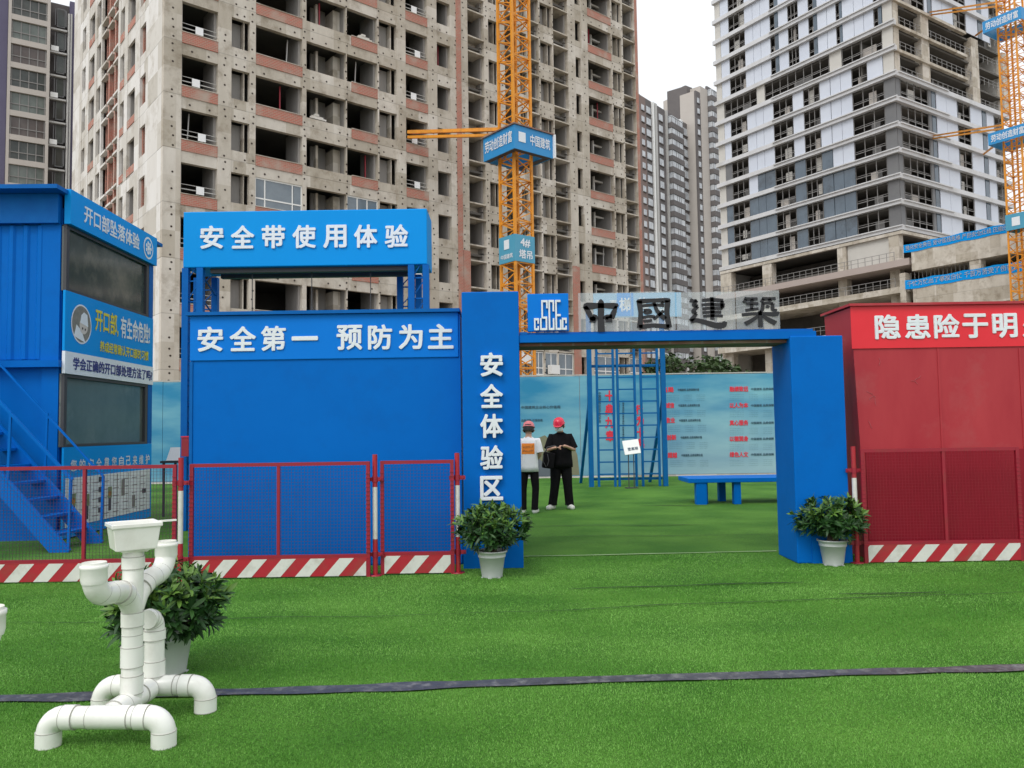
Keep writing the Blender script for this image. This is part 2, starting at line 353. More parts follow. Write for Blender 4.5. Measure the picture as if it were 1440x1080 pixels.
def face(mb, bays, end, P, fr):
    """P(mb,u0,u1,d0,d1,z0,z1,mi) adds a box on this face"""
    z00 = 0; edges = [0]+[x for b in bays for x in b[:2]]+[end]
    kinds = [None]+[b[2] for b in bays]+[None]
    for i in range(0, len(edges), 2):
        j = i//2
        if kinds[j] == 'log' and kinds[j+1] == 'log': P(mb, edges[i], edges[i+1], .14, .32, z00, ZT, 1)
        else: P(mb, edges[i], edges[i+1], 0, .35 if fr else .17, z00, ZT)
    for u0, u1, k in bays:
        for z in levels:
            zt = z+OH; nz = z+FH
            if k in ('bal', 'balp'):
                P(mb, u0, u1, .04, .35, zt, nz-.64)
            elif k in ('inf', 'open', 'tri', 'small'):
                P(mb, u0, u1, .03, .33 if fr else .165, zt-(.1 if k == 'open' else 0)-(.2 if k == 'small' else 0), nz-(.0 if k != 'small' else .1))
            elif k == 'led':
                P(mb, u0, u1, -.02, 1.3, zt+.04, zt+.14); P(mb, u0, u1, -.02, 1.3, nz-.12, nz-.02); P(mb, u0, u1, .9, 1.1, zt+.14, nz-.12)
            elif k == 'log':
                P(mb, u0, u1, -.02, .3, zt+.05, zt+.2); P(mb, u0, u1, -.02, .3, nz-.35, nz-.2)
            if k in ('plain', 'plainb'):
                P(mb, u0, u1, .03, .16, zt, nz); P(mb, u1-.15, u1+.02, .18, .5 if k == 'plain' else 1.5, z-.5, nz-.6, 2 if k == 'plain' else 1)
            if k == 'log':
                P(mb, u0, u1, -.0, .3, zt+.21, nz-.36, 1) if False else P(mb, u1-.12, u1+.05, .33, .9, z-1.1, nz-1.1, 1)
            if k == 'inf':
                P(mb, u0, u1-.28*(u1-u0) if fr else u1, .75, .95, z, zt, 1); P(mb, u1-.25*(u1-u0), u1-.20*(u1-u0), .3, .95, z, zt)
            if k == 'tri':
                a = u0+.38*(u1-u0); b = u0+.82*(u1-u0); P(mb, a, a+.16, .9, 1.2, z-.2, zt); P(mb, a+.16, b, 2.0, 2.2, z-.2, zt+.3, 1); P(mb, b, u1, .9, 3.0, z-.2, zt)
            if k in ('bal', 'balp', 'open', 'led'):    # inner side wall seen through the opening
                P(mb, u0-.02, u0+.13, .35, 5.5, z-.5, nz-.6, 1 if fr else 2); P(mb, u1-.13, u1+.02, .35 if fr else .18, 2.2 if fr else .7, z-.5, nz-.6, 1 if fr else 2)
Pf = lambda mb, u0, u1, d0, d1, z0, z1, mi=0: mb.box(u0, u1, d0, d1, z0, z1, mi)
Ps = lambda mb, u0, u1, d0, d1, z0, z1, mi=0: mb.box(d0, d1, max(u0, .36), u1, z0, z1, mi)
mb = MB(); face(mb, front, WX, Pf, True); mb.build('front_wall', [M['conc'], M['infill']], ct)
mb = MB(); face(mb, side, WY, Ps, False); mb.build('side_wall', [M['concw'], M['brick'], M['infill']], ct)  # stronger light on this face put into its paler concrete
mb = MB(); mb.box(WX-.3, WX, .36, WY, 0, ZT); mb.box(.36, WX-.31, WY-.3, WY, 0, ZT); mb.build('rear_wall', M['conc'], ct)
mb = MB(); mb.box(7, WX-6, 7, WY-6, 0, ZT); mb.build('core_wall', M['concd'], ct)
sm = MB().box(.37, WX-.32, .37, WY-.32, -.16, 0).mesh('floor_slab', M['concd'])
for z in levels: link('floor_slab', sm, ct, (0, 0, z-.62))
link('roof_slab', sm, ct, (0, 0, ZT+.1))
rng = random.Random(5)
# brick parapets, one by one
for u0, u1, k in front:
    if k in ('bal', 'balp'):
        a = u0 if k == 'bal' else u0+.15*(u1-u0)
        pm = MB().box(a+.01, u1-.01, -.01, .25, -.635, 0).mesh('brick_parapet', M['brick'])
        cm = MB().box(a, u1, -.04, .28, 0.003, .045).mesh('parapet_coping', M['conc'])
        for z in levels:
            p = link('brick_parapet', pm, ct, (0, 0, z)); link('coping', cm, p)
        if k == 'balp':
            fm = MB().box(u0, a, .04, .3, -.64, 0).mesh('parapet_infill', M['conc'])
            for z in levels: link('concrete_parapet', fm, ct, (0, 0, z))
for u0, u1, k in side:
    if k == 'open':
        pm = MB().box(-.012, .2, u0+.01, u1-.01, -.5, -.02).mesh('brick_parapet', M['brick'])
        for z in levels: link('brick_parapet', pm, ct, (0, 0, z))
# safety rails with white notices in two bays
for bi in (0, 6):
    u0, u1, _ = front[bi]; c = (u0+u1)/2; 
    rm = MB().bar((u0, .2, .35), (u1, .2, .35), .05).bar((u0, .2, .62), (u1, .2, .62), .03).mesh('safety_rail', M['galv'])
    tm = MB().box(c-.22, c+.22, .12, .15, .15, .60).mesh('notice', M['tagw'])
    for z in levels: r_ = link('safety_rail', rm, ct, (0, 0, z)); link('notice', tm, r_, (rng.uniform(-.2, .2), 0, 0))
# inner mullion on the far balcony bay
u0, u1, _ = front[16]; a = u0+.55*(u1-u0)
mm = MB().box(a, a+.16, 1.2, 1.4, -.3, OH).box(a+.16, u1, 1.2, 1.4, OH-.45, OH-.3).box(u1-.1,u1,1.0,1.4,-.3,OH).mesh('inner_mullion', M['concw'])
for z in levels: link('inner_mullion', mm, ct, (0, 0, z))
# white framed windows already fitted on one low floor
M['pane'] = mat('window_pane', (.10, .13, .16), .06, (.2, .24, .27), .8, .8, spec=.8)
def fitted(u0, u1, z, cols, pw=.07):
    f = MB(); d0, d1 = .10, .18
    f.box(u0, u1, d0, d1, z, z+.09); f.box(u0, u1, d0, d1, z+OH-.09, z+OH); f.box(u0, u1, d0+.002, d1-.002, z+.52, z+.6)
    for c in [0]+cols+[1]: x = u0+(u1-u0-pw)*c; f.box(x, x+pw, d0+.004, d1-.004, z+.02, z+OH-.02)
    wf = f.build('window', M['white'], ct); cs = [0]+cols+[1]
    for a, b in zip(cs, cs[1:]):
        MB().box(u0+(u1-u0)*a+.05, u0+(u1-u0)*b-.03, .13, .15, z+.06, z+OH-.06).build('pane', M['pane'], wf)
k = min(range(len(levels)), key=lambda i: abs(levels[i]-hit(395, 303, 'f').z))
fitted(*front[2][:2], levels[k], [.2, .8]); fitted(*front[4][:2], levels[k], [.33, .66])
for bi, kk in ((9, 1), (10, 1), (12, 1), (13, 1), (14, 1), (16, 1), (11, 0), (5, 1), (6, 0), (16, 0), (18, 1)): fitted(*front[bi][:2], levels[kk], [.5])
# form-tie holes: dark recess marks over the cast walls
for z in levels:
    ed = [0]+[x for b in front for x in b[:2]]+[WX]
    for i in range(0, len(ed), 2):
        a, b = ed[i], ed[i+1]; wd = b-a; cols = [a+wd/2] if wd < 1 else [a+wd*.3, a+wd*.72]
        for cx in cols:
            for dz in (.15, .62, 1.2, 1.9, 2.3, 2.7):
                if rng.random() < .82: holes.disc((cx+rng.uniform(-.06, .06), -.004, z+dz+rng.uniform(-.06, .06)), .068, n=6)
    for u0, u1, kd in front:
        if kd in ('bal', 'inf', 'tri', 'balp', 'open'):
            n = max(2, int((u1-u0)/.8))
            for j in range(n):
                cx = u0+(j+.5)*(u1-u0)/n
                if rng.random() < .7: holes.disc((cx+rng.uniform(-.1, .1), -.012 if kd == 'x' else .026, z+OH+.25+rng.uniform(-.05, .05)), .068, n=6)
                if kd in ('inf', 'tri', 'open') and rng.random() < .7: holes.disc((cx, .026, z+OH+.85), .068, n=6)
holes.build('form_tie_holes', M['hole'], ct, kind='stuff')
# loose site gear in some openings: props, boards, rubble sacks
gear = [b for b in front if b[2] in ('bal', 'balp', 'tri', 'open')]
prop = MB().bar((0, 0, -.5), (0, 0, OH), .07).mesh('steel_prop', M['railred']); propg = MB().bar((0, 0, -.5), (.12, 0, OH), .06).mesh('steel_prop', M['galv'])
pile = MB().box(0, 1.1, 0, .12, 0, .10).box(.1, .9, .02, .16, .101, .2).box(.3, .6, 0, .2, .201, .33).mesh('rubble_pile', M['concw']); plank = MB().obox((.6, .1, .3), Matrix.Rotation(R(62), 3, 'Y'), (.05, .02, .8)).obox((.75, .14, .3), Matrix.Rotation(R(70), 3, 'Y'), (.06, .02, .7)).mesh('leaning_planks', mat('timber', (.30, .20, .11), .8))
for u0, u1, kd in gear:
    for z in levels[3:]:
        r_ = rng.random()
        if r_ < .16: link('steel_prop', prop if r_ < .08 else propg, ct, (rng.uniform(u0+.3, u1-.4), .7, z))
        elif r_ < .24 and u1-u0 > 2: link('leaning_planks', plank, ct, (rng.uniform(u0+.1, u1-1.5), .3, z))
        elif r_ < .33 and u1-u0 > 2: link('rubble_pile', pile, ct, (rng.uniform(u0+.1, u1-1.2), .02, z+.05))
# brick piers on the lower floors and the pink pier between the two wings
for a, b, zt_ in ((641.5, 648, ZT-.1), (648.5, 658, hit(652, 352, 'f').z), (799.5, 809, hit(805, 374, 'f').z), (893.5, 896.5, ZT-.2)):
    MB().box(U(a), U(b), -.06, .0-.001, 0, zt_).build('brick_pier', M['brick'], ct)
# air conditioner boxes low down
for px, py in ((776, 520), (735, 505)):
    p = hit(px, py, 'f'); MB().box(p.x-.45, p.x+.45, -.45, -.03, p.z-.35, p.z+.35).build('air_conditioner', M['white'], ct)
# ================================================================ glazed office tower with podium (right)
M['beige'] = mat('beige_cladding', (.50, .48, .44), .7, (.58, .56, .52), .6, .8)
M['band'] = mat('pale_spandrel', (.62, .62, .63), .5, (.54, .54, .55), .4, .9, dark=(.46, .45, .43), dscale=.3)
M['skypane'] = mat('sky_tinted_pane', (.50, .535, .62), .2, (.62, .655, .72), .10, 1, spec=.8)  # sky reflection painted into the pane colour as pale lavender
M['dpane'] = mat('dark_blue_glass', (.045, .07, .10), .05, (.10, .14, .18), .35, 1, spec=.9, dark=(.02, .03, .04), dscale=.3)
M['greyp'] = mat('grey_panel', (.13, .13, .135), .5, (.17, .17, .17), .5, .8)
M['mull'] = mat('steel_mullion', (.24, .23, .22), .5)
M['void'] = mat('shaded_interior', (.03, .027, .025), .95, (.13, .115, .10), .3, 1, detail=8)  # gloom behind the openings painted into the wall colour
c0 = at(1264, 248, 106); OT = Vector((c0.x, c0.y, 0)); OT_RZ = R(32.7); hit2 = frame_uv(OT, OT_RZ)
ot = thing('office_tower', 'glazed office tower under construction with white floor bands and glass panels painted with pale sky reflection', 'building', OT, OT_RZ)
zc = lambda py: Z_(1264, py, c0.y)
z7 = zc(323); z1 = zc(106); H2 = (z1-z7)/6; print('H2', H2)
row = lambda k: z7+H2*k          # k=0 : lowest glazed storey floor ; k=6: storey above 106
V2 = lambda px, py: hit2(px, py, 's').y
U2 = lambda px, py: hit2(px, py, 'f').x
LY = V2(1005.5, 100); RX = U2(1418, 200); TOPK = 13
ZT2 = row(TOPK)
sm = MB().box(.5, RX-.5, .5, LY-.5, -.3, -.02).mesh('floor_slab', M['concd'])
for k in range(-2, TOPK+1): link('floor_slab', sm, ot, (0, 0, row(k)))
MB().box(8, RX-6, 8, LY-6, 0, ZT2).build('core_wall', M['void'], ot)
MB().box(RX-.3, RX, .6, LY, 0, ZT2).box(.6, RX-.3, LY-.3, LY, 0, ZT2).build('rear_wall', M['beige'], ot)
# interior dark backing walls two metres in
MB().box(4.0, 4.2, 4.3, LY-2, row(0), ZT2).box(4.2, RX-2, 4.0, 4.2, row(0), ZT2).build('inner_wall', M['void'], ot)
pc = {}
def panel(face, u0, u1, k, m, nm, d=.12, z0=.62, z1=None):
    z1 = z1 if z1 is not None else H2
    key = (face, round(u1-u0, 2), m, nm, round(z1-z0, 2))
    if key not in pc:
        b = MB(); w_ = u1-u0
        if face == 's': b.box(d, d+.1, .03, w_-.03, z0, z1-.02)
        else: b.box(.03, w_-.03, d, d+.1, z0, z1-.02)
        pc[key] = b.mesh(nm, M[m])
    return link(nm, pc[key], ot, ((0, u0, row(k)) if face == 's' else (u0, 0, row(k))))
wc = {}; rgb = random.Random(12)
M['beigew'] = mat('beige_wall', (.46, .42, .38), .85, (.5, .46, .42), .4, .8)
def openwin(face, u0, u1, k, n=3):
    """unglazed window bay: a light steel frame of mullions and a rail"""
    key = (face, round(u1-u0, 2), n)
    if key not in wc:
        b = MB(); w_ = u1-u0
        def bx(a, c, d0, d1, z0, z1): b.box(*( (d0, d1, a, c) if face == 's' else (a, c, d0, d1)), z0, z1)
        for i in range(n+1): a = w_*i/n; bx(max(a-.035, 0), min(a+.035, w_), .14, .24, .6, H2)
        bx(.06, w_-.06, .15, .23, 1.55, 1.63); bx(.06, w_-.06, .35, .40, 1.9, 1.96); bx(w_*.35, w_*.62, 1.6, 1.7, .3, 2.3)
        wc[key] = b.mesh('window_frame', M['mull'])
    r_ = rgb.random()
    if r_ < .6:
        w_ = u1-u0; q = MB(); a = w_*rgb.uniform(.08, .5); b_ = a+w_*rgb.uniform(.2, .4); z0_ = .6 if r_ < .35 else 1.2; z1_ = rgb.uniform(1.8, H2-.3)
        q.box(*((.7, .78, a, b_) if face == 's' else (a, b_, .7, .78)), z0_, z1_)
        q.build('interior_board', M['beigew' if r_ < .3 else 'beige'], ot).location = ((0, u0, row(k)) if face == 's' else (u0, 0, row(k)))
    return link('window_frame', wc[key], ot, ((0, u0, row(k)) if face == 's' else (u0, 0, row(k))))
# floor bands, each storey
bandS = MB().box(-.35, .3, -.349, LY+.1, -.05, .60).box(-.55, -.352, -.55, LY*.63, .42, .58).mesh('floor_band', M['band'])
bandF = MB().box(.302, RX+.1, -.35, .3, -.05, .60).box(.3, RX*.42, -.55, -.352, .42, .58).mesh('floor_band', M['band'])
bandC = MB().box(.302, RX*.62, -.25, .3, -.05, .35).mesh('floor_band', M['conc'])
for k in range(0, TOPK+1):
    link('floor_band', bandS, ot, (0, 0, row(k))); link('floor_band', bandC if k in (7, 8, 9) else bandF, ot, (0, 0, row(k)))
PY = {0: 305, 1: 268, 2: 230, 3: 193, 4: 157, 5: 122, 6: 88, 7: 50, 8: 15}
UP = [(25, 65, 'beige'), (65, 125, 'skypane'), (125, 240, 'win'), (240, 300, 'skypane'), (300, 355, 'skypane'), (355, 425, 'skypane'), (425, 485, 'dark'), (485, 555, 'skypane'), (555, 630, 'win'), (630, 705, 'skypane'),
      (705, 768, 'dark'), (768, 838, 'skypane'), (838, 905, 'skypane'), (905, 950, 'dark'), (950, 1035, 'skypane'), (1035, 1105, 'skypane'), (1105, 1178, 'skypane'), (1180, 1238, 'dark')]
LO = [(40, 88, 'beige'), (88, 135, 'skypane'), (135, 252, 'win'), (254, 318, 'skypane'), (318, 372, 'skypane'), (372, 445, 'skypane'), (445, 585, 'win'), (587, 665, 'skypane'), (666, 780, 'win'), (784, 862, 'skypane'),
      (864, 938, 'skypane'), (938, 1020, 'skypane'), (1022, 1250, 'win'), (1252, 1372, 'greyp')]
ME = [(30, 85, 'beige'), (90, 320, 'win5'), (322, 380, 'beige'), (382, 850, 'win8'), (855, 945, 'beige'), (950, 1242, 'win4'), (1244, 1372, 'beige')]
pxs = lambda x: 1000+x/5.143
for k in range(0, TOPK):
    tab = LO if k <= 6 else (ME if k == 7 else UP); pref = 150 if tab is LO else (95 if tab is ME else 50)
    for a, b, kd in tab:
        ya = 60 if tab is UP else (150 if tab is LO else 110)
        v0, v1 = V2(pxs(b), ya), V2(pxs(a), ya); v0 = max(v0, .05)
        if tab is UP and kd == 'skypane' and a == 25: kd = 'beige'
        if kd == 'skypane' and k <= 2: kd = 'dpane'  # lower rows: reflected dark buildings put into the glass colour
        if kd == 'skypane' and k == 3 and a < 800 and a > 250: kd = 'dpane' if a not in (254,) else 'skypane'
        if kd == 'skypane' and k <= 4 and a == 88: kd = 'greyp'
        if k == 6 and a >= 1022: 
            if a == 1022: panel('s', v0, (v0+v1)/2, k, 'skypane', 'glass_panel'); openwin('s', (v0+v1)/2, v1, k, 2)
            else: panel('s', v0, v1, k, 'beige', 'cladding_panel')
            continue
        if kd in ('skypane', 'dpane'): panel('s', v0, v1, k, kd, 'glass_panel')
        elif kd in ('beige', 'greyp'): panel('s', v0, v1, k, kd, 'cladding_panel')
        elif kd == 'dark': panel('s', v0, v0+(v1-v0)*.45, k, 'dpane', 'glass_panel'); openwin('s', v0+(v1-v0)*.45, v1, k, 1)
        else: openwin('s', v0, v1, k, {'win': 3, 'win5': 5, 'win8': 8, 'win4': 4}[kd])
    if tab is UP: panel('s', .05, V2(pxs(1241), 60), k, 'beige', 'cladding_panel')
pxr = lambda x: 1240+x/3.375
RT = [(70, 105, 'greyp'), (108, 236, 'win'), (237, 251, 'greyp'), (252, 270, 'dpane'), (274, 322, 'skypane'), (322, 372, 'skypane'), (374, 432, 'dark'), (434, 488, 'skypane'), (490, 508, 'dpane'), (510, 544, 'skypane'), (546, 592, 'dark')]
for k in range(0, TOPK):
    if k in (7, 8): continue
    for a, b, kd in RT:
        u0, u1 = max(U2(pxr(a), 220), .35), U2(pxr(b), 220)
        if k == 6 and a >= 108 and a < 560: continue
        if k > 8 and kd == 'greyp': kd = 'skypane'
        if kd == 'skypane': panel('f', u0, u1, k, 'skypane', 'glass_panel')
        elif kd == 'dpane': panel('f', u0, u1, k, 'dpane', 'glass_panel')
        elif kd == 'greyp': panel('f', u0, u1, k, 'greyp', 'cladding_panel')
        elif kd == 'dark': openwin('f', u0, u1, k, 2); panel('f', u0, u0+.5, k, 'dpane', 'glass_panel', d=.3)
        else: openwin('f', u0, u1, k, 4)
# raw columns where the right face is still open
for a, b in ((60, 84), (190, 226), (424, 457), (570, 600)):
    MB().box(max(U2(pxr(a), 60), .35), U2(pxr(b), 60), .05, 1.1, row(6)+.3, row(9)+.1).build('column', M['conc'], ot)
rl = MB(); w_ = RX*.95
for i in range(22): rl.bar((.6+i*w_/22, .15, .3), (.6+i*w_/22, .15, 1.5), .07)
rl.bar((.6, .15, 1.45), (w_, .15, 1.45), .06).bar((.6, .15, .95), (w_, .15, .95), .05)
rlm = rl.mesh('guard_rail', M['mull'])
for k in (6, 7, 8): link('guard_rail', rlm, ot, (0, 0, row(k)+.3))
MB().box(.4, RX*.9, 5.0, 5.2, row(6), row(9)).build('inner_wall', M['concd'], ot)
for i in range(5): MB().box(2+i*6, 4.4+i*6, 3.4, 3.6, row(6)+.3, row(6)+H2*.75).build('blockwork_wall', M['beige'], ot)
# the two open levels under the glazed part
zA = row(0)-.1; zB = Z_(1264, 366, c0.y)-.3; zC = Z_(1264, 405, c0.y)
MB().box(-.3, RX, -.3, .3, zA-.5, zA-.06).box(-.3, .3, .302, LY, zA-.5, zA-.06).build('edge_beam', M['conc'], ot)
MB().box(-2.2, RX*.3, -2.2, LY*.98, zB-.9, zB).build('deck', mat('deck_edge', (.44, .37, .34), .85, (.40, .33, .30), .6, .9), ot)
MB().box(-2.0, RX*.3, -2.0, LY*.98, zC-.9, zC-.1).build('deck', M['conc'], ot)
for a, b, d in ((1251, 1265, 0), (1178, 1190, 0), (1072, 1085, 0), (1013, 1028, 0)):
    MB().box(-.2, .9, max(V2(b, 345), .0), V2(a, 345), 0, zA-.5).build('column', M['conc'], ot)
MB().box(.1, .3, V2(1250, 345), V2(1191, 345), zB, zA-.5).build('infill_wall', M['beige'], ot)
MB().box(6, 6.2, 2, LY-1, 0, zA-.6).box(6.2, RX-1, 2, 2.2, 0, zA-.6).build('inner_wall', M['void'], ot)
for zz in (zB, zC-.1, zC-5.2):
    rl = MB()
    for i in range(30): rl.bar((-1.9, i*LY/30, zz), (-1.9, i*LY/30, zz+1.2), .06)
    rl.bar((-1.9, 0, zz+1.2), (-1.9, LY, zz+1.2), .06).bar((-1.9, 0, zz+.65), (-1.9, LY, zz+.65), .05); rl.build('guard_rail', M['mull'], ot)
MB().box(-2.0, RX*.3, -2.0, LY*.98, zC-6.2, zC-5.3).build('deck', M['conc'], ot)
# podium running towards the viewer, in the plane of the left face
pod = thing('podium_building', 'low concrete podium in front of the glazed tower with columns, dark openings and blue banners', 'building', OT, OT_RZ)
W3 = lambda px, py: hit2(px, py, 's', -2.3).y
zt1, zt0 = Z_(1272, 357, c0.y-2)+.1, Z_(1272, 378, c0.y-2)-.6
zl1, zl0 = Z_(1272, 400, c0.y-2), Z_(1272, 432, c0.y-2)
yend = -34
MB().box(-2.3, 22, yend, -2.6, zt0, zt1).build('roof_beam', M['conc'], pod)
MB().box(-2.3, 22, yend, -2.6, zl0-1.0, zl1).build('floor_beam', M['conc'], pod)
for a, b in ((1264, 1272), (1363, 1379), (1458, 1476)):
    MB().box(-2.2, -1.0, W3(b, 380), W3(a, 380), 0, zt0).build('column', M['conc'], pod)
MB().box(-2.1, -1.9, W3(1376, 410), W3(1301, 410), 0, zl0-1).box(-2.1, -1.9, W3(1289, 410), W3(1273, 410), 0, zl0-1).build('infill_wall', M['beige'], pod)
MB().box(5, 5.2, yend, -3, 0, zt0).box(5.2, 22, -3, -2.7, 0, zt0).box(21.8, 22, yend, -3, 0, zt0).build('inner_wall', M['void'], pod)
MB().box(-2.15, -1.2, yend, W3(1378, 412), Z_(1400, 418, 95)-.9, Z_(1400, 418, 95)).build('lower_beam', M['conc'], pod)
rl = MB()
for i in range(16): y_ = W3(1362, 380)+(W3(1274, 380)-W3(1362, 380))*i/15; rl.bar((-1.2, y_, zl1), (-1.2, y_, zt0), .07)
rl.build('window_bars', M['mull'], pod)
def banner(txt, z0, z1, label):
    y0, y1 = W3(1446, 350), W3(1271, 350)
    b = thing('banner', label, 'banner', OT, OT_RZ); b2 = MB(); n = 24
    for i in range(n):
        ya, yb = y1+(y0-y1)*i/n, y1+(y0-y1)*(i+1)/n; sg = lambda t: -.12*math.sin(math.pi*((t*4) % 1))
        b2.add([(-2.36, ya, z0+sg(i/n)), (-2.36, yb, z0+sg((i+1)/n)), (-2.36, yb, z1+sg((i+1)/n)), (-2.36, ya, z1+sg(i/n)), (-2.34, ya, z0+sg(i/n)), (-2.34, yb, z0+sg((i+1)/n)), (-2.34, yb, z1+sg((i+1)/n)), (-2.34, ya, z1+sg(i/n))],
               [(0, 3, 2, 1), (4, 5, 6, 7), (3, 7, 6, 2), (0, 1, 5, 4)])
    b2.build('cloth', M['sign'], b)
    vs, fs = _text(txt, .02, 0); mn, mxx = vs.min(0), vs.max(0); L = (y1-y0)*.96
    out = [(-2.40, y1-.3-(v[0]-mn[0])/(mxx[0]-mn[0])*L, z0+(z1-z0)*(.2+.62*(v[1]-mn[1])/(mxx[1]-mn[1]))) for v in vs]
    MB().add(out, fs).build('lettering', M['letter'], b)
zq = Z_(1272, 352, c0.y-2); banner('强化安全责任 坚守底线思维 严把安全红线 压缩违章空间', Z_(1272, 357, c0.y-2), Z_(1272, 346, c0.y-2), 'upper blue cloth banner with small white slogan along the podium roof edge')
banner('千忙万忙出了事故白忙 千苦万苦受了伤害最苦', Z_(1272, 408, c0.y-2), Z_(1272, 395.5, c0.y-2), 'lower blue cloth banner with white slogan, hung under the dark podium opening')

# ================================================================ distant dark tower with white windows (middle)
M['dkw'] = mat('dark_rendered_wall', (.11, .10, .10), .8, (.155, .14, .135), .3, .8)  # wall tone lightened: distance haze put into the colour
M['whw'] = mat('bright_window', (.28, .30, .33), .2, (.72, .75, .77), .33, .7, spec=.7)
M['brn'] = mat('brown_wall', (.20, .15, .135), .85, (.24, .18, .16), .4, .8)
M['redw'] = mat('maroon_wall', (.30, .10, .09), .85, (.34, .14, .12), .4, .8)
M['beigew'] = mat('beige_wall', (.46, .42, .38), .85, (.5, .46, .42), .4, .8)
def strip_tower(name, label, Y0, xl, xr, dY, ytop, strips, fl, depth=14, pyr=300, wm_='dkw'):
    a = at(xl, pyr, Y0); b = at(xr, pyr, Y0+dY); rz = math.atan2(b.y-a.y, b.x-a.x); loc = Vector((a.x, a.y, 0)); h_ = frame_uv(loc, rz)
    t = thing(name, label, 'building', loc, rz); Wd = (Vector((b.x, b.y, 0))-loc).length
    Zt = h_(xl, ytop, 'f').z; u = lambda px: h_(px, pyr, 'f').x
    MB().box(0, Wd, .5, depth, 0, Zt).build('wall', M[wm_], t)
    nf = int(Zt/fl)
    for s_ in strips:
        x0, x1, kind = s_[:3]; u0, u1 = u(x0), u(x1); top = h_(x0, s_[3], 'f').z if len(s_) > 3 else Zt
        if kind in ('dkw', 'brn', 'redw', 'beigew', 'white', 'galv', 'navy', 'beige'): MB().box(u0, u1, -.15-.3*(kind in ('white', 'galv')), depth*.5+.01*x0/10 if kind not in ('white', 'galv') else .5, 0, top).build('wall_strip', M[kind], t)
        elif kind[0] == 'w':          # windows: w:<material of wall>:<frac width>
            _, wm, fw, fh = kind.split(':'); fw = float(fw); fh = float(fh); w_ = u1-u0; a0 = u0+w_*(1-fw)/2
            MB().box(u0, u1, -.05, .49, 0, top).build('wall_strip', M[wm], t)
            f = MB().box(0, w_*fw, -.12, -.06, 0, fl*fh).box(w_*fw*.48, w_*fw*.52, -.16, -.12, 0, fl*fh).mesh('window', M[s_[4] if len(s_) > 4 else 'whw'])
            sl_ = MB().box(-.1, w_*fw+.1, -.35, -.06, -.2, -.02).mesh('sill', M['dkw'])
            for k in range(6, int(top/fl)): wo_ = link('window', f, t, (a0, 0, k*fl+fl*.3)); link('sill', sl_, wo_)
        elif kind[0] == 'b':          # bay windows
            w_ = u1-u0; MB().box(u0, u1, -.05, .49, 0, top).build('wall_strip', M['dkw'], t)
            bm_ = MB().box(.1, w_-.1, -1.5, -.06, -.5, .9).mesh('bay', M['dkw']); b3 = MB().box(.25, w_-.25, -1.3, -.06, .9, fl*.80).box(.2, w_-.2, -1.4, -.06, fl*.83, fl*.9).mesh('window', M['whw'])
            b4 = MB()
            for q in (.25, w_*.36, w_*.5, w_*.64, w_-.37): b4.box(q, q+.12, -1.36, -1.301, .9, fl*.8)
            b4 = b4.mesh('mullions', M['dkw'])
            for k in range(6, int(top/fl)): 
                o_ = link('bay', bm_, t, (u0, 0, k*fl+fl*.2)); link('window', b3, o_); link('window_bars', b4, o_, kind='stuff')
    return t
M['navy'] = mat('purple_grey_render', (.10, .09, .15), .8, (.12, .11, .18), .3, .8)
strip_tower('apartment_tower', 'distant dark apartment tower with stacked bay windows and white vertical pipes', 195, 896, 986, 28, 131, [
    (896, 903, 'brn'), (903, 911, 'w:brn:.5:.5'), (911, 919, 'w:dkw:.75:.6'), (919.5, 921.5, 'white'), (922.5, 925.5, 'galv'), (926, 938, 'w:dkw:.45:.6'), (938.5, 940.5, 'galv'), (941, 958, 'b'), (958.5, 961, 'white'),
    (961.5, 970, 'w:dkw:.8:.7'), (970, 975, 'dkw', 124), (975, 983, 'redw', 131), (983.4, 984.6, 'white')], 3.0, depth=10)
strip_tower('slab_apartment_block', 'distant beige and dark apartment block with small balconies, squeezed beside the glazed tower', 215, 983, 1030, 14, 130, [
    (983, 989, 'w:dkw:.5:.5'), (989, 999, 'beigew', 124), (999, 1010, 'b', 124), (1010, 1018, 'w:beigew:.6:.6'), (1018, 1030, 'beigew')], 3.0, depth=5, wm_='beigew')
strip_tower('brown_apartment_block', 'distant brown brick apartment block standing behind the dark tower', 250, 950, 1000, 10, 138, [(951, 968, 'beigew', 140), (968, 978, 'dkw', 122), (978, 1000, 'brn', 128)], 3.0, depth=4, wm_='beigew')

# ================================================================ dark apartment tower (left)
a = at(-60, 200, 92); b = at(104, 200, 102); rz = R(39.9-7)
loc = at(-70, 200, 90); loc.z = 0; h3 = frame_uv(loc, rz)
lt = thing('dark_apartment_tower', 'dark occupied apartment tower with beige framed balconies at the left edge', 'building', loc, rz)
u3 = lambda px: h3(px, 130, 'f').x; zf_ = lambda py, px=40: h3(px, py, 'f').z
ZT3 = zf_(-40); FL3 = (zf_(100, 40)-zf_(166.6, 40))/2; z30 = zf_(100, 40)
MB().box(0, u3(103.5), .6, 16, 0, zf_(4, 90)).build('wall', M['dkw'], lt)
MB().box(u3(96), u3(104), -.2, .59, 0, zf_(3, 100)).build('wall_strip', M['navy'], lt)
MB().box(0, u3(9), -1.0, .59, 0, ZT3).build('wall_strip', M['navy'], lt)
MB().box(u3(9.5), u3(14), -1.3, .59, 0, ZT3).box(u3(64), u3(68.5), -1.3, .59, 0, ZT3).build('frame_post', M['beigew'], lt)
M['dkglass'] = mat('balcony_glass', (.02, .026, .025), .1, (.12, .13, .12), .5, 1, spec=.4, dark=(.05, .045, .04), dscale=.35)
x0, x1 = u3(14), u3(64); bmx = MB().box(x0, x1, -1.28, .5, -.38, .28).mesh('balcony_beam', M['beigew'])
